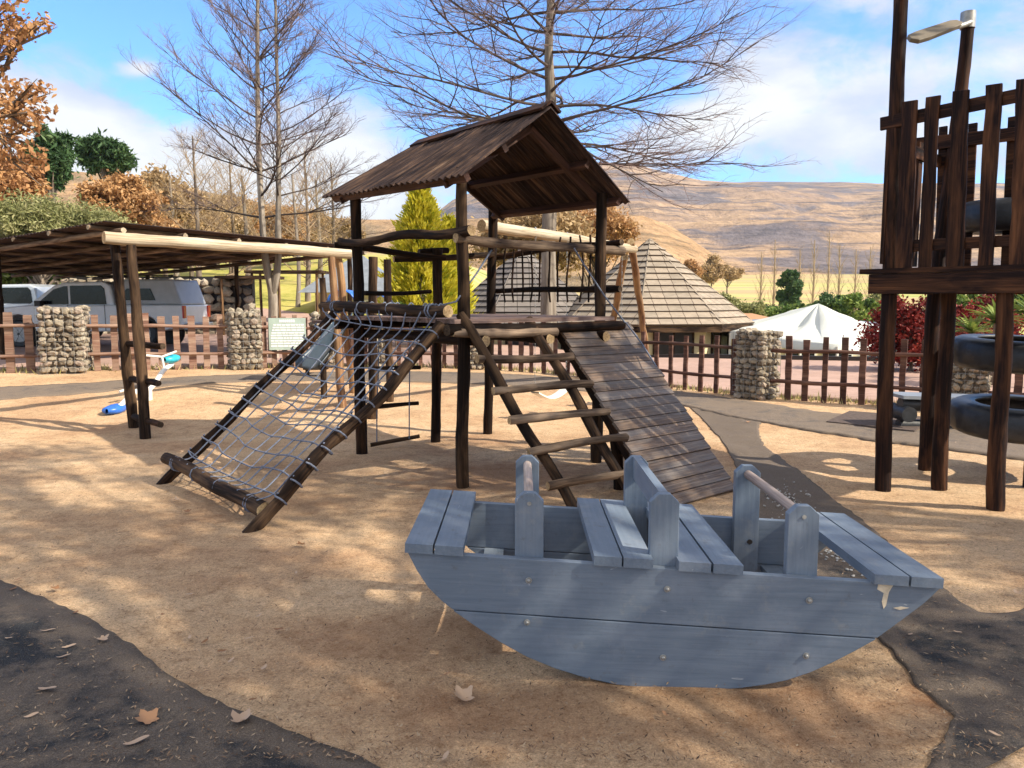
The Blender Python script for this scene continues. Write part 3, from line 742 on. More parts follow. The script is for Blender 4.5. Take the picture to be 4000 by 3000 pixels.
# bolts
for (u, z) in [(-.528, .458), (.038, .441), (.600, .414), (-.535, .277), (.027, .149), (.597, .182)]:
    for v, s in ((0, -1), (W, 1)):
        mb = MB(); c_ = B3(u, v, z); n_ = BV*s
        mb.tube([c_, c_+n_*.003], .0135, 14); mb.tube([c_+n_*.003, c_+n_*.009, c_+n_*.012], [.0085, .0085, .004], 6, rnd=.9); part('bolt', mb, M['steel'], BT)
for k, (u0, u1, h, _) in enumerate(UP):
    if k != 1:
        mb = MB(); c_ = B3((u0+u1)/2, .038, topz((u0+u1)/2)+h-.045); mb.tube([c_-BV*.004, c_], .009, 10); part('bolt', mb, M['steel'], BT)
mb = MB(); c_ = B3(.60, W-.079, .40); mb.tube([c_-BV*.001, c_+BV*.004], .013, 12, caps=True); part('bolt', mb, M['dark'], BT, 'dark empty bolt hole')
# chipped paint near the right end
mb = MB()
for out in ([(.865, .500), (.900, .512), (.925, .498), (.905, .46), (.897, .405), (.888, .39), (.880, .42), (.886, .455), (.860, .47)], [(.925, .395), (.955, .402), (.985, .398), (.95, .388)]):
    mb.prism(out, BO-BV*.0012, BU, BZ, BV, .002)
part('paint_chip', mb, M['chip'], BT)
# ================================================================== RIGHT TOWER
P1 = pz(1907, 1060, 0); P2 = pz(2000, 1018, 0); P3 = pz(2032, 1060, 0); P4 = pz(2150, 1106, 0)
f1 = (P4-P1).normalized()
RT = thing('lookout_tower', 'dark stained timber tower with picket railing cut by the right edge of the photo', 'play tower', tuple((P1+P4)/2))
TW = [M['towerwood'], M['enddark']]
P5 = P2+(P4-P1)*1.0
# full log posts
p = up(P1, -.05); mb = MB(); tp = [atd(1907, 1060, P1.y), atd(1912, 850, P1.y), atd(1921, 640, P1.y), atd(1931, 400, P1.y), atd(1937, 210, P1.y), atd(1946, 0, P1.y), atd(1952, -120, P1.y)]
tp[0].z = -.05; pts = spline(tp, 30); mb.tube(pts, [lerp(.066, .050, i/30) for i in range(31)], 14, True, 1, .06); part('post', mb, TW, RT)
tp = [atd(2000, 1018, P2.y), atd(2008, 840, P2.y), atd(2018, 640, P2.y), atd(2050, 400, P2.y), atd(2076, 200, P2.y), atd(2093, 40, P2.y)]; tp[0].z = -.05
mb = MB(); mb.tube(spline(tp, 30), [lerp(.068, .052, i/30) for i in range(31)], 14, True, 1, .06); part('post', mb, TW, RT)
part('post', vlog(2030, 1060, 2050, 590, .062, .058), TW, RT); part('post', vlog(2150, 1106, 2172, 600, .062, .056), TW, RT)
mb = log(up(P5, -.05), up(P5, 3.2), .06, .055, .01); part('post', mb, TW, RT)
# front plane boards
Q0, Q1 = P1-Vector((f1.y, -f1.x, 0))*-.0, P4
def fp(px, py, off=0.):
    n = Vector((f1.y, -f1.x, 0));
    if n.y > 0: n = -n
    return onp(px, py, P1+n*off, P4+n*off)
fn = Vector((f1.y, -f1.x, 0)); fn = fn if fn.y < 0 else -fn
def board(par, name, quad, off, th, m=None, long='v'):
    q = [fp(x, y, off) for x, y in quad]; O = q[0]
    out = [((a-O).dot(f1), (a-O).z) for a in q]
    mb = MB(); mb.prism(out, O, f1, (0, 0, 1), fn, th, long='v' if long == 'v' else 'u'); return part(name, mb, m or M['towerwood'], par, bevel=.004)
def wav(x0, x1, y0, x2, x3, y1, n=7, j=2.2):
    """board outline with a waney edge: top (x0..x1,y0) bottom (x2..x3,y1)"""
    L = [(lerp(x0, x2, i/n)+(R.uniform(-j, j) if 0 < i < n else 0), lerp(y0[0], y1, i/n)) for i in range(n+1)]
    Rr = [(lerp(x1, x3, i/n)+(R.uniform(-j, j) if 0 < i < n else 0), lerp(y0[1], y1, i/n)) for i in range(n+1)]
    return L+Rr[::-1]
board(RT, 'picket', wav(1950, 1984, (221, 216), 1936, 1971, 580), .095, .022)
board(RT, 'picket', wav(2002, 2034, (211, 206), 1985, 2013, 580), .095, .022)
board(RT, 'picket', wav(2060, 2096, (198, 194), 2044, 2083, 579), .095, .022)
board(RT, 'picket', wav(2131, 2167, (185, 180), 2113, 2146, 579), .095, .022)
board(RT, 'picket', wav(2197, 2240, (173, 168), 2181, 2226, 579), .095, .022)
board(RT, 'picket', wav(2262, 2305, (158, 152), 2250, 2290, 579), .095, .022)
board(RT, 'rail', [(1904, 255), (2330, 165), (2330, 195), (1904, 283)], .066, .028, long='u')
board(RT, 'rail', [(1950, 520), (2330, 500), (2330, 525), (1950, 545)], .066, .028, long='u')
# corner board seen edge on and left side pickets
sN = (P2-P1).normalized()
for k, s in enumerate((-.07, .22, .42, .62)):
    mb = MB(); c0 = P1-f1*.075+sN*s
    zt = 3.03-.02*k; mb.box(up(c0, (zt+1.9)/2)+sN*.03, (.016, .048, (zt-1.9)/2), f1, sN, (0, 0, 1), long=2); part('picket', mb, M['towerwood'], RT, bevel=.004)
mb = MB(); mb.bar(up(P1-f1*.05-sN*.06, 2.86), up(P2-f1*.05+sN*.05, 2.86), .03, .10); part('rail', mb, M['towerwood'], RT, bevel=.004)
# back row
bo = P2-P1
def bq(px, py): return onp(px, py, P2+sN*.06, P2+sN*.06+f1)
def bboard(quad, th=.022):
    q = [bq(x, y) for x, y in quad]; O = q[0]; out = [((a-O).dot(f1), (a-O).z) for a in q]
    mb = MB(); mb.prism(out, O, f1, (0, 0, 1), fn, th); part('picket', mb, M['towerwood'], RT, bevel=.004)
for a in ((2030, 2048, 275, 2020, 2040), (2094, 2113, 268, 2083, 2098), (2179, 2197, 254, 2163, 2185), (2225, 2246, 245, 2210, 2235)): bboard([(a[0], a[2]), (a[1], a[2]-3), (a[4], 575), (a[3], 575)])
q = [bq(x, y) for x, y in ((1978, 300), (2330, 262), (2330, 290), (1978, 330))]; O = q[0]
mb = MB(); mb.prism([((a-O).dot(f1), (a-O).z) for a in q], O+fn*.028, f1, (0, 0, 1), fn, .028, long='u'); part('rail', mb, M['towerwood'], RT, 'lower back rail', bevel=.004)
# deck
a0 = fp(1876, 592, .10); zt = a0.z+.02
DL = (P2-P1).length+.25
mb = MB()
for k in range(8):
    c = P1-f1*.13+fn*.13; w8 = DL/8; p = c-fn*(w8*(k+.5))+f1*.95
    mb.box(up(p, zt), (1.05, w8/2-.005, .02), f1, fn, (0, 0, 1), long=0)
part('deck', mb, M['towerwood'], RT, bevel=.003)
zb = zt-.105
mb = MB(); mb.box(up(P1+fn*.10+f1*.85, zb), (1.0, .024, .078), f1, fn, (0, 0, 1), long=0); part('deck_beam', mb, M['towerwood'], RT, bevel=.005)
mb = MB(); mb.box(up(P1-fn*(DL-.2)+f1*.85, zb), (1.0, .024, .078), f1, fn, (0, 0, 1), long=0); part('deck_beam', mb, M['towerwood'], RT, bevel=.005)
mb = MB(); mb.box(up(P1-f1*.10-fn*.42, zb), (.024, .52, .078), f1, fn, (0, 0, 1), long=1); part('deck_beam', mb, M['towerwood'], RT, bevel=.005)
# tyres
def tyre(name, label, c, Rr, w_, tilt=(0, 0), grp=None):
    o = thing(name, label, 'tyre', tuple(c), 0, grp); c = Vector(c)
    prof = [(Rr*.62, -w_*.5), (Rr*.70, -w_*.52), (Rr*.86, -w_*.53), (Rr*.96, -w_*.44), (Rr, -w_*.30), (Rr*1.005, 0), (Rr, w_*.30), (Rr*.96, w_*.44), (Rr*.86, w_*.53), (Rr*.70, w_*.52), (Rr*.62, w_*.5), (Rr*.66, w_*.4), (Rr*.90, w_*.3), (Rr*.93, 0), (Rr*.90, -w_*.3), (Rr*.66, -w_*.4)]
    mb = MB(); n = 56; rows = []
    for i in range(n+1):
        th = 2*PI*i/n; row = []
        for k, (r, z) in enumerate(prof+prof[:1]):
            g = .012 if (3 <= k <= 7 and i % 2) else 0
            q = Vector(((r-g)*math.cos(th), (r-g)*math.sin(th), z)); q = Vector((q.x, q.y, q.z+q.x*tilt[0]+q.y*tilt[1])); row.append(c+q)
        rows.append(row)
    mb.grid(rows); part('tread', mb, M['black_rubber'], o); return o
tyre('tyre', 'lowest of the big black tyres hung between the dark tower posts', atd(2200, 903, 6.95), .56, .27, (.0, .05), 'tyres hung inside the dark tower')
tyre('tyre', 'middle black tyre just under the deck of the dark tower', atd(2205, 764, 6.95), .56, .26, (-.02, .04), 'tyres hung inside the dark tower')
tyre('tyre', 'black tyre standing behind the pickets above the tower deck', atd(2205, 468, 6.95), .50, .26, (0, .03), 'tyres hung inside the dark tower')
# street lamp on the tall rear post
SLt = thing('street_lamp', 'flat grey floodlight on a short arm at the top of the leaning post', 'lamp', tuple(atd(2093, 45, P2.y)))
y_ = P2.y
mb = MB(); mb.tube([atd(2092, 26, y_), atd(2090, 62, y_)], .062, 12); part('bracket', mb, M['steel'], SLt)
mb = MB(); mb.tube([atd(2096, 48, y_-.05), atd(2082, 54, y_-.07), atd(2066, 58, y_-.1)], .024, 10); part('arm', mb, M['steel'], SLt)
h0, h1 = atd(2070, 54, y_-.1), atd(1964, 92, y_-.35); d = (h1-h0).normalized(); sN2 = d.cross(Vector((0, 0, 1))).normalized(); n2 = sN2.cross(d); sN2, n2 = (sN2*.80+n2*.60).normalized(), (n2*.80-sN2*.60).normalized()
out = [(0, -.03), (.05, -.055), (.40, -.07), (.50, -.06), (.53, 0), (.50, .06), (.40, .07), (.05, .055), (0, .03)]
k = (h1-h0).length/.53
mb = MB(); mb.prism([(a*k, b_) for a, b_ in out], h0, d, sN2, n2, .038); part('lamp_head', mb, plain('lamp_case', (.16, .13, .09), .6), SLt, bevel=.006)
mb = MB(); mb.prism([(a*k*.8+.03, b_*.8) for a, b_ in out], h0-n2*.004, d, sN2, n2, .006); part('lens', mb, plain('lamp_lens', (.30, .22, .12), .6), SLt)
# black log seat
BS = thing('bench', 'low black rubber wrapped bench with grey top slab behind the dark tower legs', 'bench', tuple(up(atd(2040, 925, 9.0), 0)))
c0 = pz(1965, 930, 0); bx = Vector((1, -.12, 0)).normalized()
def seg(x0, y0, x1, y1, d, r, nm, m): mb = MB(); mb.tube([atd(x0, y0, d), atd(x0+(x1-x0)*.5, y0+(y1-y0)*.5, d), atd(x1, y1, d)], r, 16); part(nm, mb, m, BS)
seg(1940, 917, 2150, 925, c0.y+.1, .075, 'base_roll', M['black_rubber']); seg(1944, 872, 2240, 884, c0.y+.05, .082, 'top_roll', M['black_rubber'])
for x in (1965, 2110):
    p = atd(x, 896, c0.y-.12); mb = MB(); mb.tube([p, p+Vector((0, .5, 0))], .095, 18); part('support', mb, M['black_rubber'], BS)
s0, s1 = atd(1950, 858, c0.y-.05), atd(2245, 868, c0.y-.05)
mb = MB(); mb.box((s0+s1)/2+Vector((0, .22, 0)), ((s1-s0).length/2, .24, .02), (s1-s0), (0, 1, 0)); part('seat', mb, M['greymetal'], BS, bevel=.006)
mp = [gp(*q) for q in ((1785, 917), (1835, 894), (2010, 908), (1975, 938))]
mb = MB(); mb.add([(p.x, p.y, p.z+.045) for p in mp]+[(p.x, p.y, p.z+.02) for p in mp], [(0, 1, 2, 3), (0, 4, 5, 1), (1, 5, 6, 2), (2, 6, 7, 3), (3, 7, 4, 0)])
tag(mb.build('rubber_mat', plain('grey_mat', (.11, .085, .075), .9, 0, .3, 20, .1, .3)), 'flat brown grey rubber mat lying beside the black bench', 'mat')

# ================================================================== FENCE
def unit(v): return v.normalized()
def gabion(px, d, wpx, hpt, label, base=None, seedn=0):
    p = fpt(px, d); w2 = wpx/1671*d/2; H = hpt; i0 = max(0, min(len(FENCE)-2, sum(1 for q in FENCE if q.x < p.x)-1))
    dr = unit(FENCE[i0+1]-FENCE[i0]); dr.z = 0; nr = Vector((-dr.y, dr.x, 0))
    o = thing('gabion_pillar', label, 'stone pillar', tuple(p), 0, 'stone filled wire pillars along the fence')
    mb = MB(); mb.box(p+Vector((0, 0, H/2-.03)), (w2*.80, w2*.80, H/2-.05), dr, nr, (0, 0, 1)); part('core', mb, plain('pillar_rubble', (.16, .13, .10), .95, 0, .4, 30, .1), o)
    mb = MB(); rr = random.Random(seedn+5)
    for (ax, nx_) in ((dr, -nr), (nr, -dr), (dr, nr), (nr, dr)):
        z = .02; row = 0
        while z < H-.02:
            hh = rr.uniform(.065, .13); u = -w2+(.03 if row % 2 else 0)
            while u < w2-.02:
                ww = rr.uniform(.07, .18); c = p+ax*min(u+ww/2, w2-.03)+nx_*(w2*.86+rr.uniform(-.02, .015))+Vector((0, 0, z+hh/2+rr.uniform(-.015, .015)))
                blobby(mb, c, (ww*.54, .075, hh*.56), ax, nx_, rr); u += ww
            z += hh; row += 1
    for _ in range(14): blobby(mb, p+dr*rr.uniform(-w2*.8, w2*.8)+nr*rr.uniform(-w2*.8, w2*.8)+Vector((0, 0, H-.03)), (.07, .06, .05), dr, nr, rr)
    part('stones', mb, M['stone'], o)
    mb = MB(); q = w2*1.06
    for ax, nx_ in ((dr, -nr), (nr, -dr), (dr, nr), (nr, dr)):
        for k in range(6): c = p+ax*lerp(-q, q, k/5)+nx_*q; mb.tube([c, c+Vector((0, 0, H))], .0025, 4)
        for k in range(11): c = p+nx_*q+Vector((0, 0, H*k/10)); mb.tube([c-ax*q, c+ax*q], .0025, 4)
    part('wire_cage', mb, M['steel'], o); return o
_bm = bmesh.new(); bmesh.ops.create_icosphere(_bm, subdivisions=2, radius=1); ICO = [v.co.copy() for v in _bm.verts]; ICOF = [tuple(v.index for v in f.verts) for f in _bm.faces]; _bm.free()
_bm = bmesh.new(); bmesh.ops.create_icosphere(_bm, subdivisions=1, radius=1); ICO1 = [v.co.copy() for v in _bm.verts]; ICOF1 = [tuple(v.index for v in f.verts) for f in _bm.faces]; _bm.free()
def blobby(mb, c, r, X, Y, rr):
    s = Vector((rr.random()*90, rr.random()*90, 0)); Z = Vector((0, 0, 1)); vs = []; th = rr.uniform(-.5, .5); ca, sa = math.cos(th), math.sin(th)
    for v in ICO1:
        k = 1+.45*noise.noise(v*1.7+s); a, b_, e = v.x*r[0]*k, v.y*r[1]*k, v.z*r[2]*k; a, e = a*ca-e*sa, a*sa+e*ca
        vs.append(c+X*a+Y*b_+Z*e)
    mb.add(vs, ICOF1, None, 0, False, rr.random())
H1 = 1.06
gabion(145, 13.3, 82, 1.10, 'pale sunlit stone pillar nearest the left edge, in front of the white pickup', seedn=1)
gabion(530, 14.6, 60, 1.08, 'sunlit stone pillar just left of the rules board', seedn=2)
gabion(700, 15.3, 42, 1.05, 'small stone pillar right of the rules board behind the net', seedn=3)
gabion(822, 15.7, 42, 1.02, 'grey stone pillar seen through the top of the climbing net', seedn=4)
gabion(1025, 15.9, 44, 1.02, 'shaded stone pillar seen between the tower posts under the deck', seedn=5)
gabion(1320, 15.0, 46, 1.02, 'stone pillar hidden behind the plank ramp', seedn=6)
gabion(1632, 12.6, 68, 1.10, 'rough stone pillar in front of the white marquee', seedn=7)
gabion(2090, 11.0, 66, .95, 'stone pillar behind the black tyres', seedn=8)
def fpos(px):
    d = interp(FL, px); return fpt(px, d)
def segment(x0, x1, pick, label, m, h=1.08, zr=(.80, .31), wpk=.085, lowm=None):
    a, b_ = fpos(x0), fpos(x1); mid = (a+b_)/2
    o = thing('picket_fence', label, 'fence', tuple(mid), 0, 'rustic picket fence sections between the stone pillars')
    dr = (b_-a); dr.z = 0; L = dr.length; dr.normalize(); nr = Vector((dr.y, -dr.x, 0)); nr = nr if nr.y < 0 else -nr
    for z in zr:
        off = nr*.05
        part('rail', log(a+off+Vector((0, 0, z)), b_+off+Vector((0, 0, z+R.uniform(-.02, .02))), .032, .028, .012, 8, n=int(L/.25)+2, rough=.12), [m, M['end']], o)
    for px in pick:
        p = fpos(px); q = a+dr*((p-a).dot(dr)); q.z = gz(q.x, q.y)
        hh = h+R.uniform(-.04, .03); ln = R.uniform(-.012, .012); wj = wpk*R.uniform(.88, 1.12)
        n = 6; vs = []
        out = [(-wj/2+R.uniform(-.006, .006), hh*i/n) for i in range(n+1)]; out2 = [(wj/2+R.uniform(-.006, .006), hh*i/n) for i in range(n+1)]
        mb = MB(); mb.prism([(u+ln*z, z) for u, z in out+out2[::-1]], q-Vector((0, 0, .06)), dr, (0, 0, 1), -nr, .035); part('picket', mb, m, o)
FR = M['fencered']; FD = M['fence']
segment(-160, 102, [-130, -95, -55, -15, 25, 68], 'faded brown fence section at the left edge left of the first pillar', FR, wpk=.13)
segment(188, 494, [212, 251, 285, 318, 352, 385, 418, 448, 478], 'faded brown fence section in front of the white pickup rear wheel', FR, wpk=.115)
segment(556, 680, [572, 594, 617, 640, 662], 'faded fence section carrying the rules board', FR, wpk=.09)
segment(722, 802, [738, 764, 790], 'short fence section behind the upper climbing net', FD, wpk=.085)
segment(843, 1004, [862, 885, 909, 935, 960, 985], 'dark fence section behind the rope ladder', FD, wpk=.085)
segment(1046, 1298, [1058, 1081, 1105, 1129, 1152, 1178, 1202, 1228, 1252, 1276], 'dark fence section seen between the rungs of the log ladder', FD, wpk=.085)
segment(1342, 1598, [1360, 1390, 1420, 1451, 1482, 1515, 1548, 1583], 'dark fence section right of the ramp in front of the shingled hut', FD, h=1.06, wpk=.088)
segment(1664, 2056, [1701, 1738, 1780, 1821, 1861, 1900, 1946, 1990, 2035], 'dark fence section in front of the marquee and dining building', FD, h=1.08, wpk=.088)
segment(2122, 2500, [2150, 2195, 2245, 2300, 2350, 2410, 2460], 'dark fence section at the right edge behind the tyres', FD, wpk=.09)
# rules board
SB = thing('rules_board', 'pale green playground rules board with white lettering fixed on the fence', 'sign', tuple(fpos(620)))
a, b_ = atd(582, 756, 14.75), atd(662, 758, 14.85); tp_ = atd(583, 687, 14.75).z; dr = (b_-a).normalized(); dr.z = 0; Wd = (b_-a).length; Hh = tp_-a.z
nr = Vector((dr.y, -dr.x, 0)); nr = nr if nr.y < 0 else -nr
mb = MB(); mb.prism([(0, 0), (Wd, 0), (Wd, Hh), (0, Hh)], a, dr, (0, 0, 1), nr, .012); part('panel', mb, M['sign'], SB)
mb = MB(); rr = random.Random(3)
def chip(u0, u1, v0, v1):
    mb.prism([(u0*Wd, v0*Hh), (u1*Wd, v0*Hh), (u1*Wd, v1*Hh), (u0*Wd, v1*Hh)], a+nr*.0135, dr, (0, 0, 1), nr, .002)
x = .29
for w_ in (.045, .04, .045, .04, .05, .045, .045, .05): chip(x, x+w_, .86, .95); x += w_+.008
for row in range(9):
    v = .76-row*.083; x = max(.05, .13-row*.02)
    while x < .90+row*.008:
        w_ = rr.uniform(.05, .17); w_ = min(w_, .95-x); chip(x, x+w_, v, v+.05); x += w_+.014
part('lettering', mb, M['signw'], SB)

# ================================================================== SWING SETS
def frame(name, label, b0, b1, r, legs, mats, cat='swing frame'):
    o = thing(name, label, cat, tuple(up((b0+b1)/2, 0)))
    part('beam', log(b0, b1, r, r*.93, .012, 14, rough=.05), mats, o)
    for l0, l1, rr in legs: part('leg', log(l0, l1, rr, rr*.9, .015, 10, rough=.08), [M['postmid'] if l0.y < 10.2 else M['legorange'], M['end']], o)
    return o
gl = lambda px, py: gp(px, py)-Vector((0, 0, .06))
b0, b1 = atd(224, 513, 9.15), atd(756, 549, 11.55)
S1 = frame('swing_set', 'pale log swing beam on paired dark legs at the left', b0, b1, .074, [(gl(290, 925), atd(248, 522, 9.35), .064), (gl(315, 950), atd(283, 530, 9.2), .064), (gl(742, 882), atd(716, 556, 11.3), .060), (gl(765, 850), atd(731, 557, 11.5), .060)], [M['pale'], M['end']])
for (x0, y0, x1, y1, d0, d1) in ((272, 742, 352, 748, 9.45, 9.0), (285, 818, 342, 828, 9.4, 8.75), (290, 900, 347, 917, 9.35, 8.6)):
    part('rung', log(atd(x0, y0, d0), atd(x1, y1, d1), .040, .036, .01, 10), [M['post'], M['enddark']], S1)
c0, c1 = atd(1040, 487, 9.28), atd(1371, 538, 11.75)
S2 = frame('swing_set', 'swing frame with pale log beam reaching right from the roofed tower', c0, c1, .070, [(gl(1402, 800), atd(1363, 522, 11.6), .062), (gl(1300, 815), atd(1349, 555, 11.8), .062)], [M['pale'], M['end']])
def chain(p0, p1, r=.006):
    mb = MB(); n = max(6, int((p1-p0).length/.045))
    for i in range(n):
        a = p0.lerp(p1, i/n); b_ = p0.lerp(p1, (i+1)/n); s = Vector((.010, 0, 0)) if i % 2 else Vector((0, .010, 0)); m_ = (a+b_)/2
        mb.tube([a, m_+s, b_, m_-s, a], .0032, 4, caps=False)
    return mb
def swing(f0, f1_, label, zs=.42, mt=None):
    pa, pb = c0.lerp(c1, f0), c0.lerp(c1, f1_); o = thing('swing', label, 'swing', tuple(up((pa+pb)/2, 0)), 0, 'chain swings hanging from the right log beam')
    for q in (pa, pb):
        bot = Vector((q.x, q.y, zs)); part('chain', chain(q-Vector((0, 0, .03)), bot), M['steel'], o)
        mb = MB(); mb.tube([q+(Vector((0, .076*math.cos(k*PI/4), .076*math.sin(k*PI/4)))) for k in range(9)], .012, 6); part('hanger', mb, M['steel'], o)
    mb = MB(); rows = []
    for i in range(13):
        t0 = i/12; q = up(pa.lerp(pb, t0), zs-.10*math.sin(PI*t0)); sdv = (pb-pa).normalized().cross(Vector((0, 0, 1)))
        rows.append([q-sdv*.07, q+sdv*.07, q+sdv*.07-Vector((0, 0, .018)), q-sdv*.07-Vector((0, 0, .018)), q-sdv*.07])
    mb.grid(rows, smooth=False); part('seat', mb, mt or M['whitetube'], o); return o
swing(.30, .50, 'chain swing with pale curved seat hanging nearer the tower'); swing(.72, .90, 'chain swing with pale seat partly behind the plank ramp')

# ---------------- seesaw
SS = thing('seesaw', 'white tube seesaw with blue seat down and cyan seat up in the air', 'seesaw', tuple(gp(300, 880)))
s0, s1 = gp(258, 893)+Vector((0, 0, .09)), atd(372, 786, 11.9); TU = M['whitetube']
mb = MB(); mb.tube(spline([s0, s0.lerp(s1, .3)+Vector((0, 0, .02)), s0.lerp(s1, .55)-Vector((0, 0, .10)), s0.lerp(s1, .8), s1], 16), .035, 10); part('beam', mb, TU, SS)
def seat(c, mt, s=1.):
    mb = MB(); rows = []; X = (s1-s0); X.z = 0; X.normalize(); Y = Vector((-X.y, X.x, 0))
    prof = [(-.20, .02, .03), (-.16, .10, .05), (-.05, .12, .07), (.08, .10, .07), (.2, .05, .05), (.27, .015, .03)]
    for a, w_, h_ in prof:
        rows.append([c+X*(a*s)+Y*(w_*math.cos(k*PI/5))*s+Vector((0, 0, h_*math.sin(k*PI/5)*s)) for k in range(11)])
    mb.grid(rows); part('seat', mb, mt, SS)
seat(gp(250, 893)+Vector((0, 0, .06)), M['bluepl'], 1.0); seat(atd(370, 775, 11.9), M['cyanpl'], .95)
mb = MB(); h = atd(352, 770, 11.7); mb.tube([atd(355, 797, 11.7), atd(350, 772, 11.7)], .018, 8); mb.tube([atd(316, 768, 11.6), atd(350, 771, 11.7), atd(382, 759, 11.8)], .018, 8); part('handle', mb, TU, SS)
mb = MB(); mb.tube([atd(270, 870, 11.0), atd(272, 842, 11.0)], .018, 8); mb.tube([atd(258, 846, 10.9), atd(272, 842, 11.0), atd(286, 838, 11.1)], .018, 8); part('handle', mb, TU, SS)
pm = s0.lerp(s1, .5); mb = MB(); mb.tube([Vector((pm.x, pm.y, gz(pm.x, pm.y)-.03)), pm-Vector((0, 0, .06))], .06, 12); part('pivot_post', mb, TU, SS)

# ---------------- rear climbing frame with slide
RC = thing('slide_frame', 'rear log climbing frame with a grey slide seen through the net', 'climbing frame', tuple(gp(805, 890)))
for (bx, by, tx, ty, r) in ((805, 906, 806, 555, .062), (842, 869, 836, 560, .058), (700, 862, 696, 600, .05)): 
    g0 = gl(bx, by); part('post', log(g0, atd(tx, ty, g0.y), r, r*.92, .015), [M['postmid'], M['end']], RC)
def yd(px, py): return gl(px, py).y
q0, q1, q2, q3 = atd(722, 700, 11.0), atd(760, 690, 11.4), atd(690, 806, 10.9), atd(640, 800, 10.5)
rows = []
for i in range(13):
    t0 = i/12; a = q0.lerp(q3, t0); b_ = q1.lerp(q2, t0); dz = Vector((0, 0, .05*math.sin(t0*PI*1.2)))
    rows.append([a+Vector((0, 0, .10))-dz, a-dz+Vector((0, 0, .02)), a.lerp(b_, .5)-dz, b_-dz+Vector((0, 0, .02)), b_+Vector((0, 0, .10))-dz])
mb = MB(); mb.grid(rows); so_ = part('slide', mb, M['greypl'], RC); so_.modifiers.new('thick', 'SOLIDIFY').thickness = .02
for (x, y, d, w_) in ((745, 645, 12.4, .17), (822, 646, 13.2, .12)):
    c_ = atd(x, y, d); mb = MB(); rows = []
    for i in range(5):
        rows.append([c_+Vector((w_*1.3*math.cos(PI*k/8), -.3+i*.15, w_*1.2*math.sin(PI*k/8)-.06)) for k in range(9)])
    mb.grid(rows); o_ = part('hood', mb, M['bluepl'], RC, 'blue plastic hood'); o_.modifiers.new('thick', 'SOLIDIFY').thickness = .02
for (a, b_, r) in ((atd(690, 690, 12.0), atd(850, 700, 11.9), .05), (atd(800, 690, 10.9), atd(845, 690, 12.3), .05)): part('beam', log(a, b_, r), [M['postmid'], M['end']], RC)
mb = MB(); mb.box((atd(770, 694, 11.7)), (.55, .45, .02)); part('deck', mb, M['deck'], RC)
mb = MB(); p = gp(683, 816); mb.box(p+Vector((0, 0, .16)), (.20, .10, .015)); 
for s in (-.15, .15): mb.box(p+Vector((s, 0, .07)), (.015, .08, .08))
o_ = mb.build('step', M['postmid'], None); tag(o_, 'small dark step stool on the sand under the end of the slide', 'stool')
SHADE = 92
# ================================================================== VEGETATION
def rv(rr, s=1.): return Vector((rr.gauss(0, s), rr.gauss(0, s), rr.gauss(0, s)))
def grow(mbs, p, d, L, r, dep, rr, cfg):
    """one branch and its children; mbs = [limbs, twigs]"""
    n = (7, 5, 3, 2)[dep]; seg = (7, 5, 3, 3)[dep]; pts = [p.copy()]; rs = [r]; q = p.copy(); d = d.normalized()
    side = d.cross(Vector((0, 0, 1)))
    if side.length < .1: side = Vector((1, 0, 0))
    for i in range(n):
        d = (d+rv(rr, cfg['wob'][dep])+Vector((0, 0, cfg['lift'][dep]))).normalized(); q = q+d*(L/n); pts.append(q.copy()); rs.append(r*.85*(1-.84*(i+1)/n)+.0011)
    mbs[0 if dep < 2 else 1].tube(pts, rs, seg, dep == 0)
    if dep >= cfg['maxd']: return
    k = cfg['kids'][dep]
    for c in range(k):
        t0 = lerp(cfg['start'][dep], .97, (c+rr.random()*.8)/k); f = t0*n; i = min(n-1, int(f)); b_ = pts[i].lerp(pts[i+1], f-i)
        dd = (pts[i+1]-pts[i]).normalized(); s_ = dd.cross(Vector((0, 0, 1)))
        s_ = s_.normalized() if s_.length > .1 else Vector((1, 0, 0)); u_ = s_.cross(dd)
        a = rr.uniform(-.5, .5)+(0 if c % 2 else PI); lat = s_*math.cos(a)+u_*(math.sin(a)+cfg.get('upk', .15))
        ang = rr.uniform(*cfg['ang']); nd = dd*math.cos(ang)+lat*math.sin(ang)
        grow(mbs, b_, nd, L*rr.uniform(*cfg['ratio'][dep])*(1-.35*t0), r*.5*(1-.5*t0)+.001, dep+1, rr, cfg)
def bare_tree(name, label, stems, cfg, seed, barkm, twigm, group=None):
    """stems: list of (points, r0, r1); limbs: (n, z0, z1, f(zfrac)->length, f->elevation)"""
    rr = random.Random(seed); base = Vector(stems[0][0][0]); o = thing(name, label, 'tree', tuple(base), 0, group)
    mt = MB(); lb = MB(); tw = MB()
    for pts, r0, r1, nl, z0, z1, fl, fe in stems:
        P = spline(pts, 26); mt.tube(P, [lerp(r0, r1, (i/26)**.9) for i in range(27)], 12, True, 0, .10)
        az = rr.random()*6
        for k in range(nl):
            t0 = (k+rr.random()*.6)/nl; z = lerp(z0, z1, t0); az += 2.4+rr.uniform(-.4, .4)
            q = min(P, key=lambda v: abs(v.z-z)); L = fl(t0)*rr.uniform(.75, 1.15); el = fe(t0)+rr.uniform(-.12, .12)
            grow([lb, tw], q.copy(), Vector((math.cos(az)*math.cos(el), math.sin(az)*math.cos(el), math.sin(el))), L, lerp(r0*.21, r0*.12, t0), 0, rr, cfg)
    part('trunk', mt, barkm, o); part('limbs', lb, M['limb'] if twigm is M['twig'] else twigm, o); part('crown', tw, twigm, o)
    return o
CF = dict(wob=(.10, .13, .15, .2), lift=(.012, .03, .03, .02), kids=(11, 7, 3), start=(.22, .15, .2), ang=(.5, .95), ratio=((.38, .55), (.40, .6), (.4, .7)), maxd=3)
def P_(px, py, d): return atd(px, py, d)
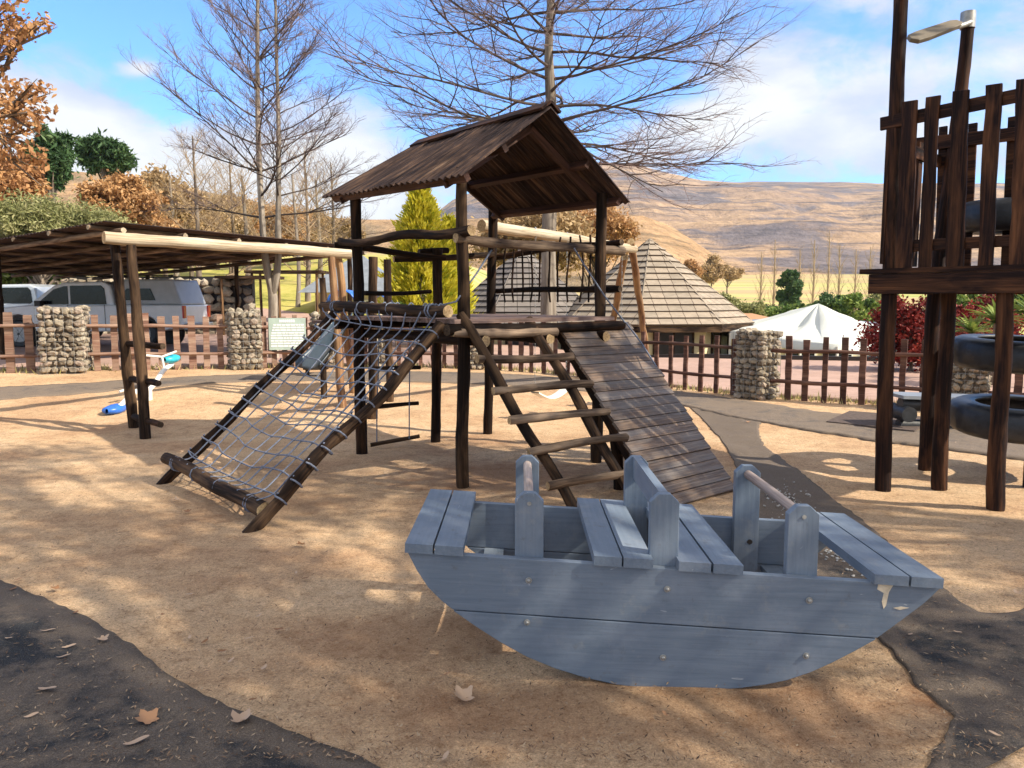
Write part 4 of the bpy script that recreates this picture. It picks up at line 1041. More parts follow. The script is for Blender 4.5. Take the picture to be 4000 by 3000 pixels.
b_ = fpt(1186, 19.5)
bare_tree('bare_tree', 'large leafless tree with wide level branches rising behind the gable roof', [([b_-Vector((0, 0, .1)), P_(1184, 600, 19.5), P_(1188, 400, 19.5), P_(1190, 230, 19.5), P_(1186, 100, 19.5), P_(1195, -120, 19.5), P_(1196, -420, 19.5)], .225, .05, 66, 5.0, 13.0, lambda t: lerp(5.3, 2.2, t**1.3), lambda t: lerp(-.06, .62, t**1.2))], CF, 11, M['bark'], M['twig'])
CF2 = dict(wob=(.07, .10, .14, .2), lift=(.05, .05, .03, .02), kids=(8, 7, 3), start=(.25, .15, .2), ang=(.4, .75), ratio=((.36, .52), (.42, .6), (.4, .7)), maxd=3)
b_ = fpt(591, 17.3); dA = 17.3
bare_tree('bare_tree', 'leafless tree with two pale stems forking low behind the rules board', [
    ([b_-Vector((0, 0, .1)), P_(590, 660, dA), P_(588, 630, dA), P_(575, 570, dA), P_(566, 470, dA), P_(558, 300, dA), P_(556, 100, dA), P_(558, -120, dA), P_(562, -330, dA)], .125, .02, 42, 3.4, 10.5, lambda t: lerp(2.7, 1.1, t), lambda t: lerp(.2, .8, t)),
    ([P_(589, 636, dA), P_(600, 570, dA), P_(601, 470, dA), P_(602, 300, dA), P_(597, 100, dA+.2), P_(594, -80, dA+.3)], .095, .02, 28, 3.7, 8.6, lambda t: lerp(2.4, 1.0, t), lambda t: lerp(.3, .9, t))], CF2, 5, M['bark'], M['twig'])

def leafmesh(mb, pts, size, rr, asp=.55, up=.3, flat=None):
    for p, k in pts:
        n = Vector((rr.gauss(0, 1), rr.gauss(0, 1), rr.gauss(0, 1)+up)).normalized()
        a = n.cross(Vector((rr.gauss(0, 1), rr.gauss(0, 1), rr.gauss(0, 1)))).normalized(); b_ = n.cross(a); s = size*rr.uniform(.6, 1.3)
        A_ = a*(s*.5); B_ = b_*(s*asp*.5); base = len(mb.v)
        mb.v += [tuple(p-A_), tuple(p+B_*1.0-A_*.1+n*s*.06), tuple(p+A_), tuple(p-B_-A_*.1+n*s*.06)]; mb.t += mb.v[-4:]; mb.f.append([base, base+1, base+2, base+3]); mb.m.append(0); mb.s.append(False); mb.r += [k]*4
def leafy(name, label, base, trunk_top, clumps, nper, size, mt, seed, r0=.12, group=None, cat='tree', barkm=None, limb=True, asp=.55, sig=.38, tones=.45):
    """clumps: list of (centre, radius)"""
    rr = random.Random(seed); base = Vector(base); tt = Vector(trunk_top); o = thing(name, label, cat, tuple(base), 0, group); barkm = barkm or M['barkd']
    mb = MB(); P = spline([base-Vector((0, 0, .15)), base.lerp(tt, .5)+Vector((rr.uniform(-.1, .1), 0, 0)), tt], 12); mb.tube(P, [lerp(r0, r0*.35, i/12) for i in range(13)], 9, True, 0, .12); part('trunk', mb, barkm, o)
    lb = MB(); lf = MB()
    for c, r in clumps:
        c = Vector(c); tone = rr.uniform(-tones, tones)*.5
        if limb:
            t0 = rr.uniform(.45, .98); q = P[int(t0*12)]; m_ = q.lerp(c, .5)+Vector((0, 0, r*.25))
            lb.tube(spline([q, m_, c], 6), [lerp(r0*.32, .006, i/6) for i in range(7)], 5)
            for _ in range(4):
                e = c+rv(rr, r*.5); lb.tube([m_.lerp(c, .6), e], [r0*.10+.003, .003], 3, caps=False)
        pts = []
        for _ in range(int(nper*(r/.5)**1.6 if nper < 1000 else nper)):
            v = rv(rr, .55)*r; v = v if sig < .45 else rv(rr, 1).normalized()*(r*rr.random()**sig); pts.append((c+Vector((v.x, v.y, v.z*.8)), min(1, max(0, .5+tone+rr.uniform(-.35, .35)))))
        leafmesh(lf, pts, size, rr, asp)
    if lb.v: part('limbs', lb, barkm, o)
    part('crown', lf, mt, o); return o
def clumps_ell(c, rx, ry, rz, n, r, seed, low=-.6):
    rr = random.Random(seed); out = []
    while len(out) < n*2.4:
        v = Vector((rr.uniform(-1, 1), rr.uniform(-1, 1), rr.uniform(low, 1)))
        if .2 < v.length < 1: out.append((Vector(c)+Vector((v.x*rx, v.y*ry, v.z*rz)), r*rr.choice([.4, .55, .7, .85, 1.15])))
    return out
def gnd(px, d): p = fpt(px, d); return p
# shade giving oaks to the right of and behind the camera
rr = random.Random(21)
poly = [(-8, 9.4), (-2.6, 9.3), (-.4, 8.5), (1.0, 7.2), (1.9, 6.0), (3.1, 5.0), (4.4, 4.2), (5.5, 3.0), (5.5, -1), (-8, -1)]
def inpoly(x, y):
    c = False
    for (a, b_), (d, e) in zip(poly, poly[1:]+poly[:1]):
        if (b_ > y) != (e > y) and x < (d-a)*(y-b_)/(e-b_)+a: c = not c
    return c
SA = math.atan2(-.34, .94); cot = 1/math.tan(math.radians(38)); sets = [[], []]; TR = [Vector((8.2, -1.6, 0)), Vector((13.5, 1.5, 0))]
tries = 0
while sum(map(len, sets)) < 185 and tries < 30000:
    tries += 1; gx_, gy_ = rr.uniform(-8, 5.5), rr.uniform(-1, 9.4)
    if not inpoly(gx_, gy_): continue
    h = rr.uniform(5.6, 11.); c = Vector((gx_+math.cos(SA)*cot*h, gy_+math.sin(SA)*cot*h, h))
    if c.y > -.5 and (c.z-1.6-.8) < .42*(c.y+.8) and abs(c.x) < .75*(c.y+.8)+.8: continue
    k = 0 if (c.xy-TR[0].xy).length < (c.xy-TR[1].xy).length else 1
    if (c.xy-TR[k].xy).length > 8.2: continue
    sets[k].append((c, rr.uniform(.45, .8)))
leafy('oak_tree', 'autumn oak standing right of the camera that shades the boat', TR[0], TR[0]+Vector((.3, .3, 8.6)), sets[0], SHADE, .125, M['oak'], 31, .2, sig=.5)
leafy('oak_tree', 'second autumn oak beyond the right edge shading the sand', TR[1], TR[1]+Vector((-.3, .2, 9.0)), sets[1], SHADE, .125, M['oak'], 32, .2, sig=.5)
# oak with orange brown leaves reaching in at the top left
ck = [(c[0], c[1], c[2]) for c in [(-60, 10, .5), (10, 15, .35), (25, 50, .38), (70, 62, .24), (98, 48, .2), (5, 90, .35), (-30, 110, .5), (45, 75, .25), (20, 195, .40), (60, 200, .30), (85, 240, .26), (90, 195, .20), (30, 250, .42), (0, 225, .5), (60, 265, .3), (-40, 290, .6), (10, 310, .45), (45, 330, .36), (75, 352, .24), (20, 365, .4), (-50, 380, .6), (-90, 150, .7), (-120, 300, .8), (-150, 50, .9)]]
leafy('oak_tree', 'oak branches with orange brown leaves reaching in at the top left', fpt(-230, 10.5), atd(-200, 100, 10.5), [(atd(x, y, 9.6+R.uniform(-.6, .6)), r*.72) for x, y, r in ck], 300, .085, M['oak'], 41, .22, sig=.6)
# golden conifers
def conifer(label, px, d, htop, wpx, seed, mt, n=9000, size=.16):
    rr = random.Random(seed); base = gnd(px, d); top = CAMH+(649-htop)/1671.*d; w_ = wpx/1671.*d/2; o = thing('golden_conifer', label, 'conifer', tuple(base)); H = top-base.z
    mb = MB(); mb.tube([base, base+Vector((0, 0, H*.9))], [.09, .02], 8); part('trunk', mb, M['barkd'], o)
    lf = MB()
    nb = 420
    for k in range(nb):
        t0 = (k/nb)**.8; z = base.z+.1+t0*H*.97; rad = w_*((1-t0)**.75)*(1+.13*math.sin(t0*38+k))+.03; a = k*2.399+rr.uniform(-.3, .3)
        rad *= rr.uniform(.75, 1.12); tip = Vector((base.x+math.cos(a)*rad, base.y+math.sin(a)*rad, z+rad*.28)); root = Vector((base.x+math.cos(a)*rad*.3, base.y+math.sin(a)*rad*.3, z-.08)); tone = rr.uniform(0, .5)
        for _ in range(int(n/nb)):
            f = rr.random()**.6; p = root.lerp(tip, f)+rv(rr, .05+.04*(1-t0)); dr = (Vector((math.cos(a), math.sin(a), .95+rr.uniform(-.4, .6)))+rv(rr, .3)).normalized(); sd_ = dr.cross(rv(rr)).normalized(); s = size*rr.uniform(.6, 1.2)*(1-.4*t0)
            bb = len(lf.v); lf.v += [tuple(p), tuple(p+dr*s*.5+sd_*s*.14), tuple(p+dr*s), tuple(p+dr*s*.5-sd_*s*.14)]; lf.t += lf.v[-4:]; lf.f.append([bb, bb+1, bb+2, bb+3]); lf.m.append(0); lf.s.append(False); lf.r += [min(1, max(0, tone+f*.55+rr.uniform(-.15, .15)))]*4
    part('crown', lf, mt, o); return o
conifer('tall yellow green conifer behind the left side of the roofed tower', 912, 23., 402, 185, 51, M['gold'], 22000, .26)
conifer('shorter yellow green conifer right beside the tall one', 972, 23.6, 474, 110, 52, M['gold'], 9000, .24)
# pines on the left
def pine(label, px, d, top, bot, w_, seed, n=16):
    base = gnd(px, d); zt = CAMH+(649-top)/1671.*d; zb_ = CAMH+(649-bot)/1671.*d; ww = w_/1671.*d/2
    cl = clumps_ell((base.x, d, (zt+zb_)/2), ww*1.05, ww, (zt-zb_)/2*.95, n*2, ww*.30, seed, -.9)
    return leafy('pine_tree', label, base, (base.x, d, lerp(zb_, zt, .8)), cl, 300, .55, M['pine'], seed, .35, asp=.3, group='dark pines on the left slope')
pine('dark green pine with rounded top behind the orange leaves at the left', 122, 48, 282, 415, 84, 61, 14)
pine('smaller flat topped dark pine right of the rounded one', 240, 58, 310, 380, 92, 62, 11)
def bushpx(name, label, px, d, top, bot, w_, mt, seed, n, nper, size, cat='tree', r0=.15, group=None, asp=.55, dz=0, low=-.7):
    base = gnd(px, d); zt = CAMH+(649-top)/1671.*d; zb_ = max(base.z+.05, CAMH+(649-bot)/1671.*d); ww = w_/1671.*d/2
    cl = clumps_ell((base.x, d, (zt+zb_)/2), ww, ww*.8, (zt-zb_)/2, n, ww*.30, seed, low)
    cl = [(c, min(r, max(.15, c.z-base.z))) for c, r in cl]
    return leafy(name, label, base, (base.x, d, lerp(zb_, zt, .6)), cl, int(nper*.65), size, mt, seed, r0, group, cat, asp=asp)
bushpx('autumn_tree', 'orange brown tree at the left edge behind the carport roof', 10, 30, 330, 470, 150, M['oak'], 71, 16, 1200, .24)
bushpx('autumn_tree', 'orange leaved tree behind the carport below the pines', 262, 36, 392, 500, 150, M['orange'], 72, 20, 1300, .22)
bushpx('autumn_tree', 'low rust coloured tree between the pines and the bare twin tree', 360, 44, 400, 520, 160, M['tan'], 73, 14, 1100, .26)
bushpx('willow_bush', 'soft olive green bush rising over the carport roof at the left', 95, 25, 455, 560, 270, M['olive'], 74, 24, 1300, .20, asp=.25)
bushpx('willow_bush', 'second olive green bush left of the orange tree', 245, 29, 468, 560, 150, M['olive'], 75, 12, 1100, .20, asp=.25)
for i, (px, d, top, w_, mt, lab) in enumerate([(330, 40, 425, 120, 'orange', 'rusty leaved tree behind the carport roof left of the tan bare trees'), (415, 46, 432, 150, 'tan', 'tan leaved tree behind the middle of the carport roof'), (500, 50, 440, 150, 'tan', 'tan leaved tree just left of the forked trunks'), (585, 56, 452, 150, 'orange', 'rusty tree on the slope right behind the forked trunks'), (660, 60, 462, 130, 'tan', 'low tan tree on the slope left of the tower roof'), (730, 66, 470, 110, 'tan', 'low tan tree under the left roof tip')]):
    bushpx('autumn_tree', lab, px, d, top, 540, w_, M[mt], 180+i, 13, 800, .20, group='rusty trees on the slope behind the carport')
# bare tan trees in the middle distance
CF3 = dict(wob=(.10, .14, .2, .2), lift=(.05, .04, .03, .02), kids=(8, 6, 4), start=(.2, .15, .2), ang=(.4, .9), ratio=((.4, .6), (.45, .65), (.4, .7)), maxd=2)
for i, (px, d, top, sp, mt, lab) in enumerate([(430, 34, 262, 2.8, 'twigtan', 'tan leafless tree left of the pale twin stems'), (505, 40, 330, 3.2, 'twigtan', 'dense tan bare tree just behind the twin stemmed tree'), (665, 38, 300, 3.0, 'twigtan', 'tan bare tree between the twin stems and the roofed tower'), (720, 46, 330, 3.0, 'twig', 'bare tree partly behind the left roof edge'), (470, 55, 380, 4.0, 'twigtan', 'broad low tan tree on the hillside behind the carport'), (600, 60, 400, 4.2, 'twigtan', 'wide tan tree on the slope behind the forked trunks')]):
    g0 = gnd(px, d); zt = CAMH+(649-top)/1671.*d; H = zt-g0.z
    bare_tree('bare_tree', lab, [([g0-Vector((0, 0, .2)), g0+Vector((.1, 0, H*.4)), g0+Vector((0, .1, H*.9))], .16, .03, 24, g0.z+H*.12, g0.z+H*.85, lambda t, s=sp: s*lerp(1.15, .5, t), lambda t: lerp(.25, 1.0, t))], CF3, 80+i, M['barkd'], M[mt], 'bare trees on the left slope')
# orange leaved trees behind the huts
bushpx('autumn_tree', 'orange brown tree behind the two shingled huts under the roof eave', 1150, 34, 470, 590, 220, M['tan'], 91, 18, 520, .22)
bushpx('autumn_tree', 'thin golden tree behind the top of the bright shingled roof', 1285, 36, 455, 560, 190, M['orange'], 92, 12, 700, .18)
# red tree and dark plants at the right
bushpx('red_maple', 'bright red leaved tree behind the dark tower legs', 1965, 17.5, 640, 800, 180, M['redleaf'], 101, 34, 750, .10, r0=.06, low=-.95)
bushpx('red_maple', 'second red leaved tree further right behind the tyres', 2120, 18.5, 640, 800, 150, M['redleaf'], 102, 18, 750, .10, r0=.06, low=-.95)
def rosette(name, label, c, n, L, mt, seed, w_=.05, cat='plant'):
    rr = random.Random(seed); o = thing(name, label, cat, tuple(c)); mb = MB()
    for k in range(n):
        a = k*2.4; el = rr.uniform(.2, 1.3); d0 = Vector((math.cos(a)*math.cos(el), math.sin(a)*math.cos(el), math.sin(el))); s_ = Vector((-math.sin(a), math.cos(a), 0)); l = L*rr.uniform(.7, 1.1); rows = []
        for i in range(6):
            f = i/5; q = Vector(c)+d0*l*f+Vector((0, 0, -.35*l*f*f)); ww = w_*(1-f)**.7*(1 if i else .6)+.002; rows.append([q-s_*ww+Vector((0, 0, .012)), q, q+s_*ww+Vector((0, 0, .012))])
        mb.grid(rows, rnd=rr.uniform(.2, 1))
    part('leaves', mb, mt, o)
    mb = MB(); g0 = Vector((c[0], c[1], gz(c[0], c[1])-.1)); mb.tube([g0, Vector(c)], .07, 8); part('stem', mb, M['barkd'], o); return o
rosette('agave', 'spiky green plant on a stem between the tower legs', atd(2155, 700, 14.5), 60, .75, M['green'], 111)
rosette('agave', 'spiky green plant at the right edge behind the tyres', atd(2235, 690, 14.0), 60, .85, M['green'], 112)
rosette('agave', 'dark spiky plant low behind the right red tree', atd(2100, 720, 15.5), 40, .7, M['green'], 113)
# valley trees on the right
def poplar(px, d, top, seed, lab):
    g0 = gnd(px, d); H = CAMH+(649-top)/1671.*d-g0.z
    bare_tree('poplar_tree', lab, [([g0, g0+Vector((.1, 0, H*.5)), g0+Vector((0, 0, H))], .22, .04, 20, g0.z+H*.15, g0.z+H*.9, lambda t: lerp(2.6, 1.6, t), lambda t: 1.15)], dict(wob=(.06, .1, .2, .2), lift=(.05, .04, .03, .02), kids=(5, 4, 2), start=(.2, .2, .2), ang=(.3, .6), ratio=((.4, .6), (.4, .6), (.4, .7)), maxd=2), seed, M['twigtan'], M['twigtan'], 'bare poplars in the valley')
for i, (px, d, top, lab) in enumerate([(1640, 120, 545, 'small bare poplar just right of the shingled hut roof'), (1668, 110, 520, 'bare poplar left of the dark green valley tree'), (1722, 105, 540, 'bare poplar touching the dark green valley tree on its right'), (1752, 100, 520, 'bare poplar above the peak of the marquee'), (1784, 115, 500, 'tallest bare poplar behind the marquee'), (1806, 95, 530, 'bare forked poplar right of the tallest one'), (1842, 110, 540, 'bare poplar above the right half of the marquee'), (1872, 100, 535, 'bare poplar beside the dark tower deck corner')]): poplar(px, d, top, 120+i, lab)
bushpx('cypress', 'dark green round topped tree standing in the valley', 1702, 90, 585, 668, 48, M['pine'], 131, 16, 1500, .5, r0=.3, cat='tree', low=-.95)
for i, (px, d, top, bot, w_, mt, lab) in enumerate([(1610, 62, 655, 690, 70, 'olive', 'low olive shrub beside the right eave of the hut'), (1665, 66, 668, 700, 90, 'green', 'low green shrub below the dark valley tree'), (1740, 64, 652, 690, 60, 'green', 'rounded green shrub left of the marquee peak'), (1795, 60, 640, 690, 70, 'pine', 'dark green shrub behind the marquee peak'), (1850, 52, 636, 700, 90, 'green', 'bright yellow green shrub behind the right marquee slope'), (1905, 58, 625, 690, 80, 'olive', 'pale green shrub beside the tower deck corner'), (1560, 80, 640, 670, 60, 'olive', 'small shrub touching the right roof slope of the hut'), (2060, 50, 625, 690, 120, 'green', 'green shrub behind the tower legs'), (2180, 46, 620, 700, 130, 'green', 'green shrub at the right edge under the deck')]): bushpx('shrub', lab, px, d, top, bot, w_, M[mt], 140+i, 9, 900, .28, 'shrub', .08, 'shrubs below the terrace')
bushpx('shrub', 'green shrub at the foot of the golden conifer', 860, 21.5, 655, 700, 60, M['green'], 160, 8, 900, .12, 'shrub', .05)
for i, (px, d, h, lab) in enumerate([(1480, 150, 565, 'rust coloured bare tree in the far field right of the hut roof'), (1535, 160, 560, 'pinkish bare tree in the far field'), (1570, 170, 572, 'small bare tree at the right of the far field')]):
    bushpx('field_tree', lab, px, d, h, 608, 55, M['tan'] if i else M['orange'], 170+i, 10, 700, .5, r0=.2)

# ================================================================== BUILDINGS
def hut(label, px, d, apx, apy, Rpx, eave, rot, seed, sm_=None):
    sc_ = d/1671.; c = Vector(((apx-1106)*sc_, d, 0)); Rr = Rpx*sc_; ze = CAMH+(649-eave)*sc_; za = CAMH+(649-apy)*sc_
    gb = gz(c.x, c.y)-.2; o = thing('shingled_hut', label, 'hut', (c.x, c.y, gb), 0, None)
    ap = Vector((c.x, c.y, za)); ver = [Vector((c.x+Rr*math.sin(rot+k*PI/4), c.y-Rr*math.cos(rot+k*PI/4), ze)) for k in range(8)]
    mb = MB(); nr_ = 14
    for k in range(8):
        a, b_ = ver[k], ver[(k+1) % 8]; n = (b_-a).cross(ap-a).normalized(); n = n if n.z > 0 else -n; W_ = (b_-a).length; S = ((a+b_)/2-ap).length
        for j in range(nr_):
            t0, t1 = j/nr_, (j+1)/nr_+.02; t1 = min(t1, .995)
            p0, p1, p2, p3 = a.lerp(ap, t0), b_.lerp(ap, t0), b_.lerp(ap, t1), a.lerp(ap, t1); n0, n1 = n*.075, n*.010
            w0 = W_*(1-t0)/2; w1 = W_*(1-t1)/2; j1 = .01*R.uniform(-1, 1)
            rows_v = [p0+n0*(1+j1*20), p1+n0, p2+n1, p3+n1, p0-n*.0, p1-n*.0]
            mb.add(rows_v, [(0, 1, 2, 3), (4, 5, 1, 0)], [(-w0+j*.21, j+.01, k*9), (w0+j*.21, j+.01, k*9), (w1+j*.21, j+.96, k*9), (-w1+j*.21, j+.96, k*9), (-w0, j+.01, k*9), (w0, j+.01, k*9)], 0, False, R.random())
        mb.tube([a+n*.04, a.lerp(ap, .5)+n*.045, ap+Vector((0, 0, .03))], .03, 5, rough=.3)
    part('roof', mb, sm_ or M['shingle'], o)
    mb = MB()
    for k in range(8):
        a, b_ = ver[k], ver[(k+1) % 8]; m_ = (a+b_)/2; inn = (c-m_); inn.z = 0; inn.normalize(); mb.box(m_+inn*.02-Vector((0, 0, .10)), ((b_-a).length/2, .02, .09), (b_-a), inn)
    part('fascia', mb, M['postmid'], o)
    mb = MB(); wr = Rr*.80; wv = [Vector((c.x+wr*math.sin(rot+k*PI/4), c.y-wr*math.cos(rot+k*PI/4), 0)) for k in range(8)]
    zs = [gb, ze+.05]; vs = [Vector((v.x, v.y, z)) for z in zs for v in wv]; mb.add(vs, [(k, (k+1) % 8, 8+(k+1) % 8, 8+k) for k in range(8)]); part('wall', mb, M['cream'], o)
    for k in range(8):
        a, b_ = wv[k], wv[(k+1) % 8]; m_ = (a+b_)/2; out = (m_-c); out.z = 0; out.normalize(); X = (b_-a).normalized(); hw = (b_-a).length*.30
        mb = MB(); mb.box(Vector((m_.x, m_.y, ze-.62))+out*.02, (hw, .03, .42), X, out); w__ = part('window', mb, M['dark'], o)
        mb = MB()
        for s in (-1, 0, 1): mb.box(Vector((m_.x, m_.y, ze-.62))+out*.055+X*(hw*s), (.03, .015, .45), X, out)
        for s in (-1, 1): mb.box(Vector((m_.x, m_.y, ze-.62+.43*s))+out*.056, (hw, .015, .025), X, out)
        f = mb.build('frame', M['postmid'], w__)
    return o
hut('round hut with bright bleached shingle roof right of the swing frame', 1400, 26, 1400, 520, 216, 697, math.radians(-15), 1)
hut('round hut with grey shingle roof half hidden behind the tower railing', 1130, 27.5, 1128, 538, 190, 697, math.radians(-22), 2, M['shinglegrey'])
# marquee
mq = Vector(((1765-1106)/1671.*24.2, 24.2, 0)); MQ = thing('marquee', 'white canvas marquee with pointed top beyond the fence on the right', 'marquee', (mq.x, mq.y, gz(mq.x, mq.y)))
s = 24.2/1671.; za = CAMH-6*s; ze = CAMH-68*s; ver = [Vector((mq.x-200*s, mq.y-.6, ze+.06)), Vector((mq.x-40*s, mq.y-2.9, ze-.22)), Vector((mq.x+112*s, mq.y-2.2, ze-.30)), Vector((mq.x+165*s, mq.y+.4, ze+.05)), Vector((mq.x+40*s, mq.y+3, ze+.2)), Vector((mq.x-140*s, mq.y+2.6, ze+.2))]
rows = []
for k in range(6):
    a, b_ = ver[k], ver[(k+1) % 6]
    for i in range(8):
        f = i/8; e = a.lerp(b_, f); e.z -= .05*math.sin(PI*f); r = []
        for j in range(13):
            t0 = j/12; p = Vector((mq.x, mq.y, za)).lerp(e, t0); p.z -= .16*math.sin(PI*t0)*(.4+.6*math.sin(PI*f)); p.z += .14*noise.noise((p.x*1.1, p.y*1.1, 3))*math.sin(PI*min(1, t0*1.0)); p.z += .09*math.sin(f*PI*4+k)*math.sin(PI*t0)**.7
            r.append(p)
        r.append(r[-1]+Vector((0, 0, -.24))); rows.append(r)
rows.append(rows[0]); mb = MB(); mb.grid(rows); part('canopy', mb, M['canvas'], MQ)
for v in ver: mb = MB(); mb.tube([Vector((v.x, v.y, gz(v.x, v.y)-.1)), v-Vector((0, 0, .05))], .035, 8); part('pole', mb, M['whitetube'], MQ)
# dining building behind the marquee
def house(label, x0, x1, y0, y1, zt, wm, rm, wins, name='dining_building', cat='building', hip=.0, over=.4):
    gb = gz((x0+x1)/2, y0)-1; c = ((x0+x1)/2, (y0+y1)/2); o = thing(name, label, cat, (c[0], c[1], gb))
    mb = MB(); mb.box((c[0], c[1], (gb+zt)/2), ((x1-x0)/2, (y1-y0)/2, (zt-gb)/2)); part('wall', mb, wm, o)
    mb = MB(); rz = zt+hip; a = over; v = [(x0-a, y0-a, zt), (x1+a, y0-a, zt), (x1+a, y1+a, zt), (x0-a, y1+a, zt), (x0+(y1-y0)/2*.8, c[1], rz), (x1-(y1-y0)/2*.8, c[1], rz)]
    mb.add(v, [(0, 1, 5, 4), (1, 2, 5), (2, 3, 4, 5), (3, 0, 4), (3, 2, 1, 0)]); part('roof', mb, rm, o)
    for (wx, wz, ww, wh) in wins:
        mb = MB(); mb.box((wx, y0-.012, wz), (ww/2, .02, wh/2)); w_ = part('window', mb, M['glass'], o)
        mb = MB()
        for sx in (-1, 0, 1): mb.box((wx+sx*ww/2, y0-.045, wz), (.03, .014, wh/2+.03))
        for sz in (-1, 1): mb.box((wx, y0-.046, wz+sz*wh/2), (ww/2, .014, .03))
        mb.build('frame', M['whitetube'], w_)
    return o
house('cream dining building with big windows behind the marquee', 8.4, 15.2, 29.2, 34, .62, M['cream'], M['greymetal'], [(9.4, -.35, 1.1, 1.1), (10.9, -.35, 1.1, 1.1), (12.3, -.35, 1.1, 1.1), (13.8, -.35, 1.1, 1.1)], hip=.25)
house('small farmhouse with rust coloured roof in the bushes past the hut', 12.4, 16.5, 48, 51, .35, M['cream'], plain('rust_roof', (.42, .22, .1)), [(14.6, -.2, .8, .5)], name='farmhouse', hip=.45)
house('grey roofed building on the lawn behind the left posts of the tower', -8.6, -5.4, 34, 37.5, 1.95, M['cream'], M['greymetal'], [(-7.9, 1.2, .8, .8), (-6.4, 1.2, .8, .8)], name='lodge', hip=1.7, over=.6)
house('large thatched roof lodge at the far left behind orange leaves', -46, -26.5, 42, 54, 4.6, M['cream'], plain('grey_thatch', (.34, .29, .25), .95, 0, .25, 1.5, .1, .4), [], name='thatched_lodge', hip=4.6, over=.8)
# stone retaining wall on the left behind the vehicles
rw = thing('stone_wall', 'mossy dry stone wall behind the parked pickups on the left', 'wall', (-17, 27.5, .3)); mb = MB(); rr = random.Random(9)
for i in range(44):
    for j in range(7):
        blobby(mb, Vector((-24+i*.34+rr.uniform(-.08, .08), 27.5+rr.uniform(-.1, .1)-.0, .45+j*.30+rr.uniform(-.04, .04))), (.22*rr.uniform(.7, 1.2), .2, .17), Vector((1, 0, 0)), Vector((0, 1, 0)), rr)
part('stones', mb, M['stone'], rw); mb = MB(); mb.box((-16.7, 27.75, 1.3), (7.5, .15, 1.15)); part('core', mb, M['dark'], rw)
# thatch/grass hedge on top of the wall
bushpx('hedge', 'dark ivy hedge over the stone wall on the left', 60, 28.6, 560, 622, 260, M['green'], 201, 22, 1000, .16, 'hedge', .05)
# carport
CP = thing('carport', 'flat carport with dark corrugated roof on thin log poles at the left', 'carport', (-8, 18, .4))
N0 = Vector((-6.75, 13.25, 2.83)); rdir = Vector((.54, .84, 0)).normalized(); ldir = Vector((-.84, .54, 0)).normalized(); LR, LL = 6.1, 11.5
def cpp(a, b_, z=0): return N0+rdir*a+ldir*b_+Vector((0, 0, z-.038*b_-.012*a))
rows = []; ts = []
for i in range(int(LL/.03)+1):
    b_ = i*.03; w0 = .014*math.sin(b_*2*PI/.12); rows.append([cpp(a, b_, .09+w0) for a in (-.12, LR*.33, LR*.66, LR+.15)]); ts += [(b_, a, 0) for a in (0, .5, 1, 1.5)]
mb = MB(); mb.grid(rows, 0, ts); so_ = part('roof_sheet', mb, M['roof'], CP); so_.modifiers.new('thick', 'SOLIDIFY').thickness = .006
for k in range(9): part('rafter', log(cpp(-.16, .45+k*1.3, .03), cpp(LR+.1, .45+k*1.3, .03), .045, .045, .01, 6, n=6), [M['rung'], M['pale']], CP)
for k in range(6): part('purlin', log(cpp(.15+k*LR/5.2, -.10, -.045), cpp(.15+k*LR/5.2, LL, -.045), .05, .045, .01, 8, n=10), [M['rung'], M['pale']], CP)
for a in (.15, 5.9):
    for b_ in (.3, 4.4, 8.4):
        q = cpp(a, b_, -.09); 
        if a < 1 and b_ < 1: continue
        part('pole', log(Vector((q.x, q.y, gz(q.x, q.y)-.1)), q, .065, .055, .02, 8), [M['postmid'], M['end']], CP)

